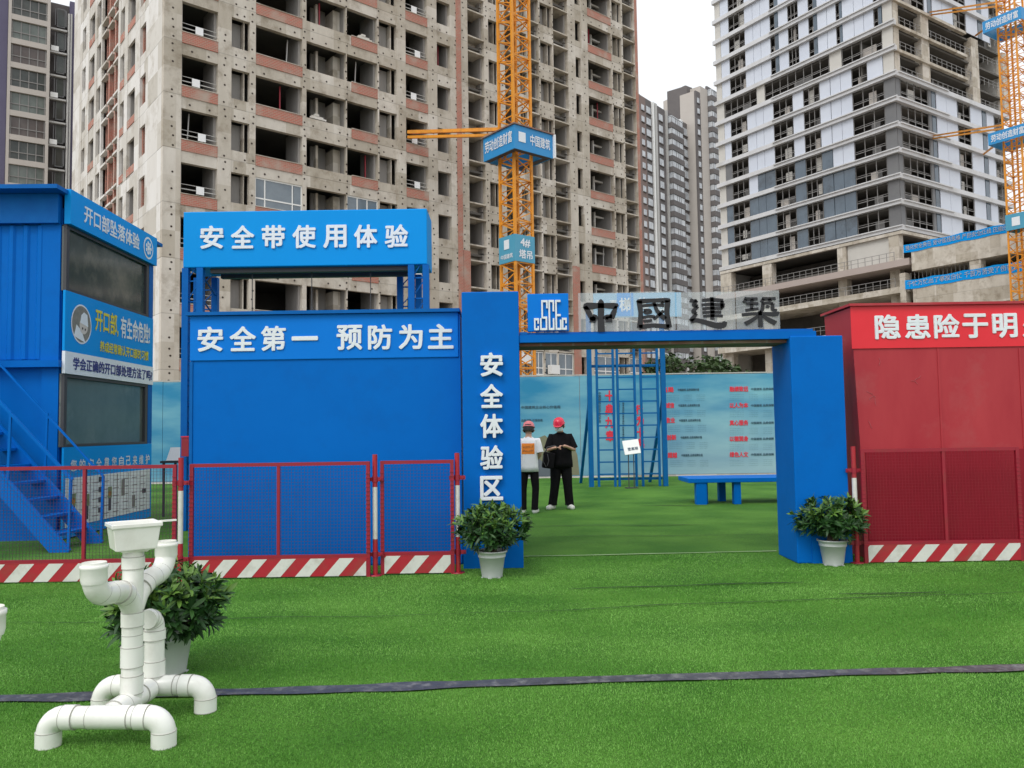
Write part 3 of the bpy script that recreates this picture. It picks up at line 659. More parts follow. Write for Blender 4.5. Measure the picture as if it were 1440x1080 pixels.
gms = [MB().box(x0, x1, -1.0, -.9, .28, FL3-.38).mesh('window', m_) for m_ in (M['dkglass'], mat('green_glass', (.07, .09, .08), .1, (.20, .22, .20), .6, 1), mat('brown_glass', (.06, .04, .035), .15, (.14, .12, .11), .7, 1))]
fm = MB()
for q in (.02, .26, .5, .74, .96): fm.box(x0+(x1-x0)*q, x0+(x1-x0)*q+.09, -1.08, -1.001, .28, FL3-.38)
fm.box(x0, x1, -1.09, -1.002, 1.1, 1.2); fm = fm.mesh('window_frame', M['mull'])
x2, x3 = u3(69), u3(95)
wm = MB().box(x2+.8, x3-.5, -.35, -.3, .5, FL3-.35).mesh('window', M['dkglass']); wf = MB().box(x2+.7, x3-.4, -.3, .59, .35, FL3-.2).box(x2+1.6, x2+1.72, -.40, -.351, .5, FL3-.35).box(x3-1.5, x3-1.4, -.4, -.351, .5, FL3-.35).mesh('window_frame', M['greyp'])
lm = MB().box(x2, x3-.2, -.75, -.36, -.25, -.05).mesh('ledge', M['galv']); am = MB().box(x2+.1, x2+.9, -.8, -.4, 0, .6).mesh('air_conditioner', M['white'])
for k in range(-7, 8):
    z = z30+FL3*k
    if z > -1 and z < ZT3-2:
        link('balcony_beam', bmx, lt, (0, 0, z))
        if k in (-2, 3, 5): link('clothes_rail', MB().box(x0+.3, x1-.6, -.5, -.45, 1.9, 1.95).box(x0+1, x0+1.7, -.52, -.46, 1.0, 1.9).box(x0+2.4, x0+2.9, -.52, -.46, 1.2, 1.9).mesh('clothes_rail', M['beigew']), lt, (0, 0, z), kind='stuff')
        g_ = link('window', gms[(k*5+2) % 3], lt, (0, 0, z)); link('window_frame', fm, g_)
    if z < zf_(20, 90)-2 and z > 0:
        f_ = link('window_frame', wf, lt, (0, 0, z)); link('window', wm, f_); link('ledge', lm, f_)
        if k % 2: link('air_conditioner', am, f_)
MB().tube([(u3(95), -.5, 0), (u3(95), -.5, zf_(22, 95))], .14, 6).tube([(u3(98.5), -.5, 0), (u3(98.5), -.5, zf_(22, 98))], .1, 6).build('drain_pipe', M['galv'], lt)

# ================================================================ tower cranes
def mast_mesh(s, h, t=.155):
    b = MB(); c = s/2
    P4 = [(-c, -c), (c, -c), (c, c), (-c, c)]
    for x, y in P4: b.bar((x, y, 0), (x, y, h), t)
    for i in range(4):
        (x0, y0), (x1, y1) = P4[i], P4[(i+1) % 4]
        for z in (0.02, h/2): b.bar((x0, y0, z), (x1, y1, z), t*.5)
        b.bar((x0, y0, 0), (x1, y1, h/4), t*.42); b.bar((x1, y1, h/4), (x0, y0, h/2), t*.42); b.bar((x0, y0, h/2), (x1, y1, h*.75), t*.42); b.bar((x1, y1, h*.75), (x0, y0, h), t*.42)
    b.bar((-c, -c, h*.02), (c, c, h*.02), t*.5); b.bar((-c, c, h*.5), (c, -c, h*.5), t*.4)
    b.bar((c*.3, c*.1, 0), (c*.3, c*.1, h), t*.8); b.bar((c*.05, c*.1, 0), (c*.05, c*.1, h), t*.35)
    for i in range(int(h/.3)): b.bar((c*.05, c*.1, i*.3), (c*.3, c*.1, i*.3), t*.3)
    return b.mesh('mast_section', M['orange'])
def signbox(parent, s, z0, z1, off, m, nm='sign_box'):
    t = .06; b = MB()
    for a in range(4):
        Mx = Matrix.Rotation(a*math.pi/2, 4, 'Z')
        vs = MB().box(-s/2, s/2-t*1.01, -s/2, -s/2+t, z0, z1)
        b.add([Mx @ Vector(v) for v in vs.v], vs.f)
    o = b.build(nm, m, parent); o.location = (*off, 0); return o
def crane(px, py, Y, s, zt, secs, rz, label, group):
    p = at(px, py, Y); t = thing('tower_crane', label, 'crane', (p.x, p.y, 0), rz, group); me = mast_mesh(s, secs)
    for k in range(int(zt/secs)+1): link('mast_section', me, t, (0, 0, k*secs))
    return t
M['crsign'] = mat('crane_sign_blue', (.02, .24, .55), .5, (.03, .28, .6), 1, .8)
M['crsign2'] = mat('crane_panel_teal', (.06, .30, .46), .5, (.09, .35, .5), 1, .8)
cr = crane(726, 300, 50, 1.42, 44, 2.65, R(39), 'orange lattice tower crane mast with blue number panels in front of the concrete tower', 'tower cranes')
za, zb_ = Z_(722, 172, 47.5), Z_(722, 206, 47.5)
sb = signbox(cr, 3.15, zb_, za, (.12, -.12), M['crsign'])
h4 = lambda px, py: hit
s2 = 3.15/2
L1 = MB(); put_text(L1, '中国建筑', -s2+1.25+.12, s2-.25+.12, zb_+.45, zb_+1.15, -s2-.12-.03, .02)
# emblem
x0 = -s2+.45; zc0 = zb_+.5
L1.build('lettering', M['letter'], sb).location = (-.12, .12, 0); MB().box(x0-.12, x0+.43, -s2-.03, -s2-.01, zc0, zc0+.62).build('emblem', M['letter'], sb)
L2 = MB(); put_text(L2, '劳动创造财富', -s2+.2, s2-.2, zb_+.45, zb_+1.2, 0, .02)
o = L2.build('lettering', M['letter'], sb); o.rotation_euler = (0, 0, R(-90)); o.location = (-s2-.03, 0, 0)
MB().box(s2+.002, s2+.10, -s2-.2, -s2+.06, zb_, za).build('clear_sheet', M['tagw'], sb)
MB().box(-s2+.05, s2-.05, -s2+.08, -s2+.45, zb_+.02, zb_+.06).box(-s2+.08, -s2+.45, -s2+.5, s2-.1, zb_+.02, zb_+.06).box(s2-.45,s2-.08,-s2+.5,s2-.1,zb_+.02,zb_+.06).build('walkway', M['dgrey'], sb)
MB().box(-s2-.1, s2+.1, -s2-.1, -s2+.1, za+.01, za+.09).box(-s2-.1, -s2+.1, -s2+.11, s2+.1, za+.01, za+.09).build('top_rim', M['brickd'], sb)
za2, zb2 = Z_(724, 328, 48.8), Z_(724, 366, 48.8)
s3 = 1.62; sb = signbox(cr, s3, zb2, za2, (0, 0), M['crsign2'], 'number_panel')
L = MB(); hh = za2-zb2; put_text(L, '4#', -.38, .42, zb2+hh*.55, zb2+hh*.88, -s3/2-.02, .03); put_text(L, '塔吊', -.5, .6, zb2+hh*.12, zb2+hh*.45, -s3/2-.02, .03); L.build('lettering', M['letter'], sb)
q = MB().box(-.25, .25, -s3/2-.03, -s3/2-.01, zb2+hh*.5, zb2+hh*.85).build('emblem', M['letter'], sb); q.rotation_euler = (0, 0, R(-90)); L = MB(); put_text(L, '中国建筑', -.6, .6, zb2+hh*.14, zb2+hh*.32, -s3/2-.02, .02)
o = L.build('lettering', M['letter'], sb); o.rotation_euler = (0, 0, R(-90))
# tie rods to the concrete tower
Ti = (Matrix.Translation(cr.location) @ Matrix.Rotation(R(39), 4, 'Z')).inverted()
w1 = hit(574, 186, 'f'); w1 = (Matrix.Translation(CT) @ Matrix.Rotation(CT_RZ, 4, 'Z')) @ w1
w2 = hit(574, 193, 'f'); w2 = (Matrix.Translation(CT) @ Matrix.Rotation(CT_RZ, 4, 'Z')) @ w2
MB().bar(Ti @ w1, Ti @ at(706, 182, 50.2), .22).build('tie_rod', M['orange'], cr)
MB().bar(Ti @ w2, Ti @ at(706, 190, 49.5), .18).build('tie_rod', M['orange'], cr)
# second crane at the right edge
cr2 = crane(1427, 150, 84, 1.8, 66, 2.8, R(33), 'orange lattice tower crane mast with small blue sign boxes at the right edge', 'tower cranes')
Ti = (Matrix.Translation(cr2.location) @ Matrix.Rotation(R(33), 4, 'Z')).inverted()
for (ya, yb, yl) in ((10, 27, 1), (173, 190, 1), (293, 316, 0)):
    z1_, z0_ = Z_(1425, ya, 81.5), Z_(1425, yb, 81.5); s4 = 3.9 if yl else 2.1
    sb = signbox(cr2, s4, z0_, z1_, (0, 0), M['crsign'] if yl else M['crsign2']); L = MB()
    if yl: put_text(L, '劳动创造财富', -s4/2+.3, s4/2-.3, z0_+.25, z1_-.25, -s4/2-.02, .02); o = L.build('lettering', M['letter'], sb); o.rotation_euler = (0, 0, R(-90))
    else: L.box(-.4, .4, -s4/2-.03, -s4/2-.01, z0_+.4, z1_-.4); o = L.build('lettering', M['letter'], sb); o.rotation_euler = (0, 0, R(-90))
T2 = Matrix.Translation(OT) @ Matrix.Rotation(OT_RZ, 4, 'Z')
for a, b in (((1312, 191), (1408, 176)), ((1312, 195), (1408, 181)), ((1308, 17), (1408, 2)), ((1309, 21), (1408, 8)), ((1383, 217), (1410, 196)), ((1372, 50), (1406, 26))):
    w1 = T2 @ hit2(*a, 'f'); MB().bar(Ti @ w1, Ti @ at(*b, 83.6), .2).build('tie_rod', M['orange'], cr2)

# ================================================================ trees behind the mural wall
M['bark'] = mat('bark', (.10, .075, .05), .9, (.16, .12, .09), 4, .8)
M['leafA'] = mat('dark_foliage', (.030, .065, .016), .6, (.055, .10, .025), .8, .9)
def tree(p, h, r, label, seed, n=2600):
    rg = random.Random(seed); t = thing('tree', label, 'tree', p, 0, 'trees behind the mural wall')
    b = MB(); b.tube([(0, 0, 0), (.1, .05, h*.35), (.0, .1, h*.7)], [.18, .13, .05], 7)
    cl = []
    for i in range(22):
        a = rg.uniform(0, 6.28); q = rg.uniform(.2, 1)*r; z = h*rg.uniform(.38, .95); q *= math.sqrt(max(.15, 1-((z-h*.62)/(h*.42))**2))
        c = Vector((math.cos(a)*q, math.sin(a)*q, z)); cl.append((c, rg.uniform(.3, .55)*r*.6))
        b.tube([(0.05, .05, h*rg.uniform(.25, .5)), c*.6+Vector((0, 0, h*.2)), c], [.06, .04, .015], 5)
    b.build('trunk', M['bark'], t)
    f = MB()
    for i in range(n):
        c, q = rg.choice(cl); d = Vector((rg.gauss(0, 1), rg.gauss(0, 1), rg.gauss(0, .8))).normalized()*q*rg.uniform(.35, 1.1)
        p0 = c+d; a = Vector((rg.uniform(-1, 1), rg.uniform(-1, 1), rg.uniform(-.6, .4))).normalized(); e = a.cross(Vector((rg.uniform(-1, 1), rg.uniform(-1, 1), 1))).normalized(); s_ = rg.uniform(.08, .17)
        f.add([p0-a*s_, p0+e*s_*.45, p0+a*s_, p0-e*s_*.45], [(0, 1, 2, 3)])
    f.build('crown', M['leafA'], t)
for i, (px, Y, h, r, lb) in enumerate(((962, 32, 4.6, 1.7, 'bushy dark green tree directly behind the mural wall, seen under the gate beam'), (1003, 34, 4.4, 1.5, 'lower dark tree right of the bushy one behind the mural wall'), (1056, 40, 4.6, 1.3, 'small round tree far right under the gate beam, by the podium'),
        (922, 36, 4.3, 1.1, 'slim dark tree left of the bushy one behind the blue ladders'))):
    g_ = at(px, 520, Y); tree((g_.x, Y, 0), h, r, lb, 20+i)
# ================================================================ mural wall at the back of the yard
MY = 24.6
def mural_mat():
    m = bpy.data.materials.new('printed_mural'); m.use_nodes = True; n = m.node_tree.nodes; l = m.node_tree.links; b = n['Principled BSDF']; b.inputs['Roughness'].default_value = .55
    g = n.new('ShaderNodeNewGeometry'); mp = n.new('ShaderNodeMapping'); mp.inputs['Scale'].default_value = (.22, 1, .9); l.new(g.outputs[0], mp.inputs[0])
    t = n.new('ShaderNodeTexNoise'); t.inputs['Scale'].default_value = 1.6; t.inputs['Detail'].default_value = 5; l.new(mp.outputs[0], t.inputs[0])
    r = n.new('ShaderNodeValToRGB'); r.color_ramp.elements[0].color = (.012, .22, .42, 1); r.color_ramp.elements[1].color = (.20, .46, .56, 1); r.color_ramp.elements[0].position = .38; r.color_ramp.elements[1].position = .72
    l.new(t.outputs[0], r.inputs[0])
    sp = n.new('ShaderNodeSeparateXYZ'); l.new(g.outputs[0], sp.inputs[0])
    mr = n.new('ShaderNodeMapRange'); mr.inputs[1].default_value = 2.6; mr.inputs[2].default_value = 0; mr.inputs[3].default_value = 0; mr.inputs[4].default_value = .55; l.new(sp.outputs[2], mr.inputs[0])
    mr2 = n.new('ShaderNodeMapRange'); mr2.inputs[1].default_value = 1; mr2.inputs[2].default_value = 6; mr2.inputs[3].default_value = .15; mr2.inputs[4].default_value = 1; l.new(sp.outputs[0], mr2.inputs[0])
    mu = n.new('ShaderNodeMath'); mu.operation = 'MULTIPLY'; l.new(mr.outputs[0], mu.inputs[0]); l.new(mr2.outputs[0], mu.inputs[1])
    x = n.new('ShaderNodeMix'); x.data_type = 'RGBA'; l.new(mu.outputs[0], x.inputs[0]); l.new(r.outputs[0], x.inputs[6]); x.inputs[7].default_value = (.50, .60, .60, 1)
    l.new(x.outputs[2], b.inputs['Base Color']); return m
M['mural'] = mural_mat()
mw = thing('mural_wall', 'long turquoise printed hoarding with red headings behind the ladders and the two men', 'wall', (0, MY, 0))
edges = [-16, -13.2, -10.8, -8.4, -6, -3.6, -1.2, X_(816, 600, MY), 4.75, 8.2, 11.2, 15]
MH = 3.13
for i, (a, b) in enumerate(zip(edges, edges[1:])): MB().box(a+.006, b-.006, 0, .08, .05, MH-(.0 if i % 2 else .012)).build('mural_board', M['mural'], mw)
MB().box(-16, 15, .01, .3, -.02, .045).build('footing', M['concw'], mw)
MB().box(-16, 15, .0, .1, MH+.003, MH+.04).build('top_rail', M['galv'], mw)
def ml(px, py): p = at(px, py, MY); return p.x, p.z
M['redink'] = mat('red_ink', (.75, .03, .06), .5); M['ink'] = mat('dark_ink', (.03, .08, .12), .5); M['olive'] = mat('printed_hills', (.16, .17, .10), .6, (.28, .25, .17), 1.2, .9); M['hillgrey'] = mat('printed_hills_grey', (.10, .12, .15), .6, (.16, .17, .2), 1, .9)
# printed picture of hills
h = MB()
pts = [ml(*p) for p in ((752, 618), (766, 612), (778, 622), (790, 634), (803, 616), (812, 640), (815, 668), (735, 670), (735, 630))]
h.add([(x, -.004, z) for x, z in pts], [tuple(range(len(pts)))[::-1]])
pts = [ml(*p) for p in ((735, 636), (752, 640), (764, 650), (778, 660), (790, 669), (735, 670))]
h.add([(x, -.008, z) for x, z in pts], [tuple(range(len(pts)))[::-1]], 1); h.build('printed_picture', [M['olive'], M['hillgrey']], mw)
red = MB(); ink = MB()
def mt(mb, s, x0, y0, x1, y1, bold=.02):
    a = ml(x0, y1); b = ml(x1, y0); put_text(mb, s, a[0], b[0], a[1], b[1], -.012, bold)
for ch, (x, y) in zip('十典九章', ((857, 557), (857, 576), (857, 594), (858, 613))): mt(red, ch, x-6, y-8, x+6, y+8, .05)
for ch, (x, y) in zip('行为十典', ((899, 576), (900, 592), (900, 608), (901, 623))): mt(red, ch, x-5, y-7, x+5, y+7, .05)
for j, ch in enumerate('中国建筑企业文化手册'): mt(ink, ch, 841, 551+j*4.4, 845, 555+j*4.4)
for j, ch in enumerate('拓展幸福空间'*3): mt(ink, ch, 875, 563+j*3.1, 877.6, 565.6+j*3.1)
for j, ch in enumerate('行为规范手册拓展幸福空间'): mt(ink, ch, 869, 563+j*3.4, 871.5, 566+j*3.4)
mt(ink, '中国建筑企业核心价值观', 733, 570, 788, 575); mt(ink, '品质保障 价值创造', 733, 589, 763, 593)
HD = [('格局', 930, 947), ('诚信', 936, 948), ('敬业', 936, 949), ('创新', 937, 951), ('超越', 939, 952)]
for (s, xa, xb), y in zip(HD, (548, 570, 591, 615, 640)):
    mt(red, s, xa, y-4, xb, y+4, .04); mt(ink, '中国建筑 品质保障价值', xb+6, y-2, xb+36, y+2)
    for j in range(4): mt(ink, '拓展幸福空间　　中国建筑　　品质保障', xb-10, y+7+j*2.6, xb+44, y+8.3+j*2.6, 0)
for s, y in zip(('融绩致远', '以人为本', '真心服务', '以德润身', '绿色人文'), (547, 570, 594.5, 617, 639)):
    mt(red, s, 1026, y-4, 1052, y+4, .04); mt(ink, '中国建筑 品质保障', 1056, y-2, 1088, y+2)
    for j in range(4): mt(ink, '拓展幸福空间　　中国建筑　　品质保障', 1026, y+7+j*2.6, 1086, y+8.3+j*2.6, 0)
red.build('heading_lettering', M['redink'], mw); ink.build('small_lettering', M['ink'], mw)

# ================================================================ ladder frame, sign stand, platform
lf = thing('ladder_frame', 'tall blue steel frame holding three upright ladders in front of the mural wall', 'ladder frame', (X_(884, 683, 20.5), 20.5, 0))
lx = lambda px, py=640: X_(px, py, 20.5)-lf.location.x
LT = 3.72
for a, b in ((831, 935),):
    for x in (lx(a), lx(b)):
        MB().box(x-.06, x+.06, -.06, .06, 0, 4.55).build('post', M['ladder'], lf)
        MB().bar((x-.15, 1.5, 0), (x, .03, LT*.62), .07).build('brace', M['ladder'], lf)
MB().box(lx(831)+.062, lx(935)-.062, -.04, .04, LT-.09, LT-.01).box(lx(831)+.062, lx(935)-.062, .08, .14, .16, .22).box(lx(831)+.062, lx(935)-.062, .08, .14, LT-.65, LT-.58).build('cross_bar', M['ladder'], lf)
for a, b in ((841.5, 864.5), (870.5, 894.5), (903.5, 927)):
    xa, xb = lx(a), lx(b); b_ = MB().box(xa-.03, xa+.03, -.035, .035, .0, LT-.095).box(xb-.03, xb+.03, -.035, .035, .0, LT-.095).build('ladder', M['ladder'], lf)
    for k in range(11): MB().bar((xa, 0, .32+k*.31), (xb, 0, .32+k*.31), .035).build('rung', M['ladder'], b_)
M['palesign'] = mat('faded_blue_board', (.20, .42, .62), .5, (.26, .48, .66), 1.5, .8)
bz0_, bz1_ = Z_(890, 446, 20.4), Z_(890, 412, 20.4)
lsb = MB().box(lx(834, 430), lx(957, 430), -.10, -.063, bz0_, bz1_).build('sign_board', M['palesign'], lf)
MB().box(lx(867, 430), lx(890, 430), -.108, -.1005, bz0_+.03, bz1_).build('blue_square', M['sign'], lsb)
q = MB()
for i, ch in enumerate('垂直爬梯体验'): x = 838+i*19.5 if i < 3 else 870+(i-3)*25; q = put_text(q, ch, lx(x-(i < 3)*1, 430), lx(x+(16 if i >= 3 else 9), 430), bz0_+.15+(.1 if i < 3 else 0), bz1_-.12-(.05 if i < 3 else 0), -.112, .03)
q.build('lettering', M['letter'], lsb)
ss = thing('sign_stand', 'small white notice board on a thin two-legged stand before the ladders', 'sign', (X_(888, 683, 19.9), 19.9, 0))
for x in (-.06, .07): MB().bar((x, 0, 0), (x, 0, .86), .022).build('leg', M['dgrey'], ss)
MB().box(-.16, .16, -.1, -.07, 0, .02).box(-.16, .16, .07, .1, 0, .02).box(-.1, .1, -.068, .068, .002, .018).build('foot', M['dgrey'], ss)
Mt = Matrix.Translation((.02, -.02, 1.02)) @ Matrix.Rotation(R(-7), 4, 'Y') @ Matrix.Rotation(R(-25), 4, 'X')
b = MB().box(-.20, .20, -.012, .012, -.19, .19); b.v = [tuple(Mt @ Vector(v)) for v in b.v]; bo = b.build('board', M['white'], ss)
b = MB(); put_text(b, '登高梯', -.11, .15, -.1, -.01, -.016, .02); b.v = [tuple(Mt @ Vector(v)) for v in b.v]; b.build('lettering', M['ink'], bo)
pt = thing('platform_bench', 'low blue steel platform on thick square legs right of the ladders', 'bench', (3.3, 15.4, 0))
x0 = X_(968, 672, 15.4)-3.3
bevel(MB().box(x0, 3.9, 0, .95, .42, .505).build('top', M['blue'], pt), .01)
for px, y0 in ((977, .12), (1030, .15), (1014, .8), (1150, .12), (1190, .8)):
    xx = X_(px, 700, 15.5+y0*.6)-3.3; MB().box(xx, xx+(.2 if px == 977 else .13), y0-.1, y0+.06, 0, .419).build('leg', M['blue'], pt)
    if px in (977,): MB().box(xx+.08, xx+.27, y0+.1, y0+.2, 0, .419).build('leg', M['blue'], pt)

# ================================================================ blue gate
GY = 8.75
gt = thing('entrance_gate', 'bright blue steel entrance gate with tall lettered left column and flat beam', 'gate', (0, GY, 0))
gx = lambda px, py: X_(px, py, GY); gzz = lambda px, py: Z_(px, py, GY)
cl0, cl1 = gx(651, 600), gx(732, 600); cz = gzz(690, 410)
c = bevel(MB().box(cl0, cl1, 0, .5, .0, cz).build('column', M['blue'], gt), .012)
for ch, y in zip('安全体验区', (513, 557, 599, 643, 686)):
    zc_ = gzz(692, y); xc = gx(691.5, y); hh = .125
    b = MB(); put_text(b, ch, xc-hh, xc+hh, zc_-hh*1.05, zc_+hh*1.05, -.028, .038, .024); b.build('raised_character', M['letter'], c)
r0, r1 = gx(1115, 600)+.0, gx(1190, 600); zt = gzz(1150, 472)
bevel(MB().box(r0, r1, 0, .62, 0, zt).build('column', M['blue'], gt), .012)
zbm0, zbm1 = gzz(900, 479), gzz(900, 468.5)
MB().box(cl1+.003, r0+.3, .02, .60, zbm0, zbm1).build('beam', M['blue'], gt)
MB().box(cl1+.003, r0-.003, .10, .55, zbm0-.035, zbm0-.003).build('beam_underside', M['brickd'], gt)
MB().box(cl1+.004, gx(742, 466), .03, .5, zbm1+.003, zbm1+.035).box(gx(742, 466), r0+.28, .06, .1, zbm1+.003, zbm1+.03).build('beam_rail', M['bluefr'], gt)
MB().box(cl0-.01, cl1+.01, -.012, .3, 0.001, .34).build('base_sleeve', M['blue'], gt); MB().box(r0+.16, r1+.01, -.012, .3, 0.001, .52).build('base_sleeve', M['blue'], gt)
# wide logo board
lb = bevel(MB().box(gx(742, 440), gx(800, 440), .04, .09, zbm1+.04, gzz(770, 412)).build('logo_board', M['blue2'], gt), .006)
bx0, bx1, bz0, bz1 = gx(745, 440), gx(798, 440), gzz(770, 469), gzz(770, 415)
def LG(pts, w=.0088):   # monogram strokes in units of the 100x100 board
    q = [(bx0+(bx1-bx0)*x/100, .022, bz0+(bz1-bz0)*(100-y)/100) for x, y in pts]
    for a, b in zip(q, q[1:]):
        a = Vector(a); b = Vector(b); d = (b-a).normalized()*w*.9; lg.obox((a+b)/2, (b-a).to_track_quat('Z', 'Y').to_matrix(), (w, .012, (b-a).length/2+w), 0)
lg = MB()
LG([(46, 32), (46, 15), (33, 15), (33, 58), (44, 58), (44, 88), (29, 88), (29, 62)]); LG([(63, 40), (63, 15), (52, 15), (52, 88), (63, 88), (63, 62)])
LG([(80, 15), (70, 15), (70, 88), (82, 88), (82, 66)]); LG([(70, 52), (80, 52)])
LG([(22, 72), (22, 62), (13, 62), (13, 88), (22, 88), (22, 82)], .008); LG([(96, 72), (96, 62), (87, 62), (87, 88), (96, 88), (96, 82)], .008)
lg.build('emblem', M['letter'], lb)
# four clear panels with black brush characters
def acrylic():
    m = bpy.data.materials.new('clear_acrylic'); m.use_nodes = True; n = m.node_tree.nodes; l = m.node_tree.links; n.remove(n['Principled BSDF'])
    tr = n.new('ShaderNodeBsdfTransparent'); tr.inputs[0].default_value = (.93, .96, .97, 1); gl = n.new('ShaderNodeBsdfGlossy'); gl.inputs['Roughness'].default_value = .12
    df = n.new('ShaderNodeBsdfDiffuse'); df.inputs[0].default_value = (.72, .74, .76, 1); m1 = n.new('ShaderNodeMixShader'); m2 = n.new('ShaderNodeMixShader'); m1.inputs[0].default_value = .17; m2.inputs[0].default_value = .05
    l.new(tr.outputs[0], m1.inputs[1]); l.new(df.outputs[0], m1.inputs[2]); l.new(m1.outputs[0], m2.inputs[1]); l.new(gl.outputs[0], m2.inputs[2]); l.new(m2.outputs[0], n['Material Output'].inputs[0]); return m
M['acryl'] = acrylic()
GL = {  # brush strokes in a 100 x 100 square: point lists with (x, y, half width)
 'mid': [[(4, 22, 3), (12, 24, 6), (50, 22, 3.6), (88, 24, 5), (97, 20, 2)], [(8, 24, 3), (18, 42, 4), (26, 62, 3), (34, 58, 4)], [(92, 24, 2), (84, 44, 4), (78, 60, 4)], [(20, 62, 4.5), (36, 64, 4)], [(36, 62, 4), (36, 54, 3), (28, 52, 3)],
         [(62, 62, 4), (80, 62, 5)], [(62, 62, 4), (64, 54, 3), (80, 54, 3)], [(50, 4, 1), (51, 12, 4.5), (50, 60, 4.5), (50, 98, 5)]],
 'guo': [[(6, 8, 2), (12, 12, 5), (50, 10, 4), (90, 10, 5), (96, 6, 2)], [(12, 10, 5), (16, 50, 4), (12, 94, 5)], [(90, 10, 5), (86, 50, 4.5), (92, 94, 5)], [(10, 92, 5), (50, 86, 4), (92, 92, 5)],
         [(20, 26, 3.2), (50, 23, 3.2), (80, 26, 3.2)], [(24, 40, 3), (40, 39, 3), (44, 47, 2.5), (30, 50, 3), (24, 42, 2.5)], [(20, 62, 3), (40, 58, 3), (54, 60, 3)], [(52, 16, 3), (60, 44, 3.6), (82, 68, 4.5)], [(78, 42, 3), (62, 58, 3), (50, 68, 3)], [(72, 15, 3), (78, 20, 3)], [(22, 74, 3), (46, 71, 2.6)]],
 'jian': [[(36, 12, 3), (62, 10, 4), (92, 14, 4)], [(34, 26, 3), (60, 24, 3.2), (96, 28, 4)], [(36, 38, 3), (60, 36, 3.2), (90, 38, 3)], [(36, 50, 3), (60, 48, 3), (86, 50, 3)], [(38, 61, 3), (62, 59, 3.2), (90, 61, 3)], [(62, 2, 3), (63, 40, 4), (62, 72, 3.5)], [(90, 14, 3), (88, 28, 3), (90, 38, 3)],
          [(4, 10, 4), (12, 14, 3.6), (22, 12, 3)], [(22, 12, 3), (12, 26, 4), (24, 30, 3.4)], [(24, 30, 3.4), (10, 46, 4), (20, 52, 3)], [(20, 52, 3), (12, 64, 4), (4, 74, 4)], [(4, 76, 4.5), (20, 72, 4.5), (44, 80, 5), (70, 90, 6), (90, 90, 6.5), (97, 78, 3)]],
 'zhu': [[(10, 8, 3), (18, 12, 4), (44, 11, 3)], [(14, 12, 3), (8, 22, 3)], [(28, 12, 3), (32, 20, 3)], [(56, 10, 3), (64, 12, 4), (92, 11, 3)], [(60, 12, 3), (54, 22, 3)], [(74, 12, 3), (78, 20, 3)], [(14, 26, 3), (30, 25, 3.2), (46, 26, 3)], [(28, 26, 3), (28, 44, 3)], [(12, 46, 3.2), (28, 44, 3), (46, 42, 3)],
         [(56, 25, 3), (70, 24, 3), (84, 26, 3)], [(58, 26, 3), (56, 46, 3.4), (50, 52, 3)], [(84, 26, 3), (82, 46, 3.4), (94, 48, 3.4)], [(66, 34, 3), (74, 38, 3)], [(2, 60, 3.5), (30, 57, 3.6), (60, 57, 3.6), (92, 60, 5), (99, 52, 2)], [(49, 48, 3), (50, 70, 4), (50, 98, 4)], [(44, 64, 3), (30, 76, 4), (10, 88, 4.4)], [(56, 64, 3), (72, 76, 4.5), (90, 88, 5)]],
}
def brush(mb, strokes, x0, x1, z0, z1, y, bold=1.35):
    for st in strokes:
        P = []
        for i in range(len(st)-1):
            a, b = st[i], st[i+1]
            for k in range(5): t = k/5; P.append([a[j]+(b[j]-a[j])*t for j in range(3)])
        P.append(list(st[-1]))
        for _ in range(2):
            P = [P[0]]+[[(P[i-1][j]+2*P[i][j]+P[i+1][j])/4 for j in range(3)] for i in range(1, len(P)-1)]+[P[-1]]
        sx, sz = (x1-x0)/100, (z1-z0)/100; vs = []; n = len(P)
        for i in range(n):
            a, b = P[max(i-1, 0)], P[min(i+1, n-1)]; dx, dz = b[0]-a[0], -(b[1]-a[1]); L = math.hypot(dx, dz) or 1; nxx, nz = -dz/L, dx/L; r = P[i][2]*bold
            cx, cz_ = P[i][0], 100-P[i][1]
            for s_, yy in ((1, y), (-1, y), (-1, y-.008), (1, y-.008)): vs.append((x0+(cx+nxx*r*s_)*sx, yy, z0+(cz_+nz*r*s_)*sz))
        fs = []
        for i in range(n-1):
            for j in range(4): fs.append((i*4+j, i*4+(j+1) % 4, (i+1)*4+(j+1) % 4, (i+1)*4+j))
        fs += [(0, 1, 2, 3), (n*4-1, n*4-2, n*4-3, n*4-4)]; mb.add(vs, fs)
    return mb
seg = [(814, 889), (887.5, 951), (953, 1036), (1037.5, 1099)]
chs = [(819, 418, 872, 467, 'mid'), (894, 417, 946, 463, 'guo'), (970, 416, 1023, 462, 'jian'), (1044, 414, 1098, 460, 'zhu')]
for i, ((a, b), (x0, y0, x1, y1, k)) in enumerate(zip(seg, chs)):
    yy = .05+.008*(i % 2); pn = MB().box(gx(a, 440), gx(b, 440), yy, yy+.005, zbm1+.032, gzz(b, 410-i*.6)+(.01 if i % 2 else 0)).build('clear_panel', M['acryl'], gt)
    c = MB(); brush(c, GL[k], gx(x0, 440), gx(x1, 440), gzz((x0+x1)/2, y1), gzz((x0+x1)/2, y0), yy-.004, {'mid': 1.9, 'guo': 1.55, 'jian': 1.5, 'zhu': 1.45}[k]); c.build('brush_character', M['black'], pn)

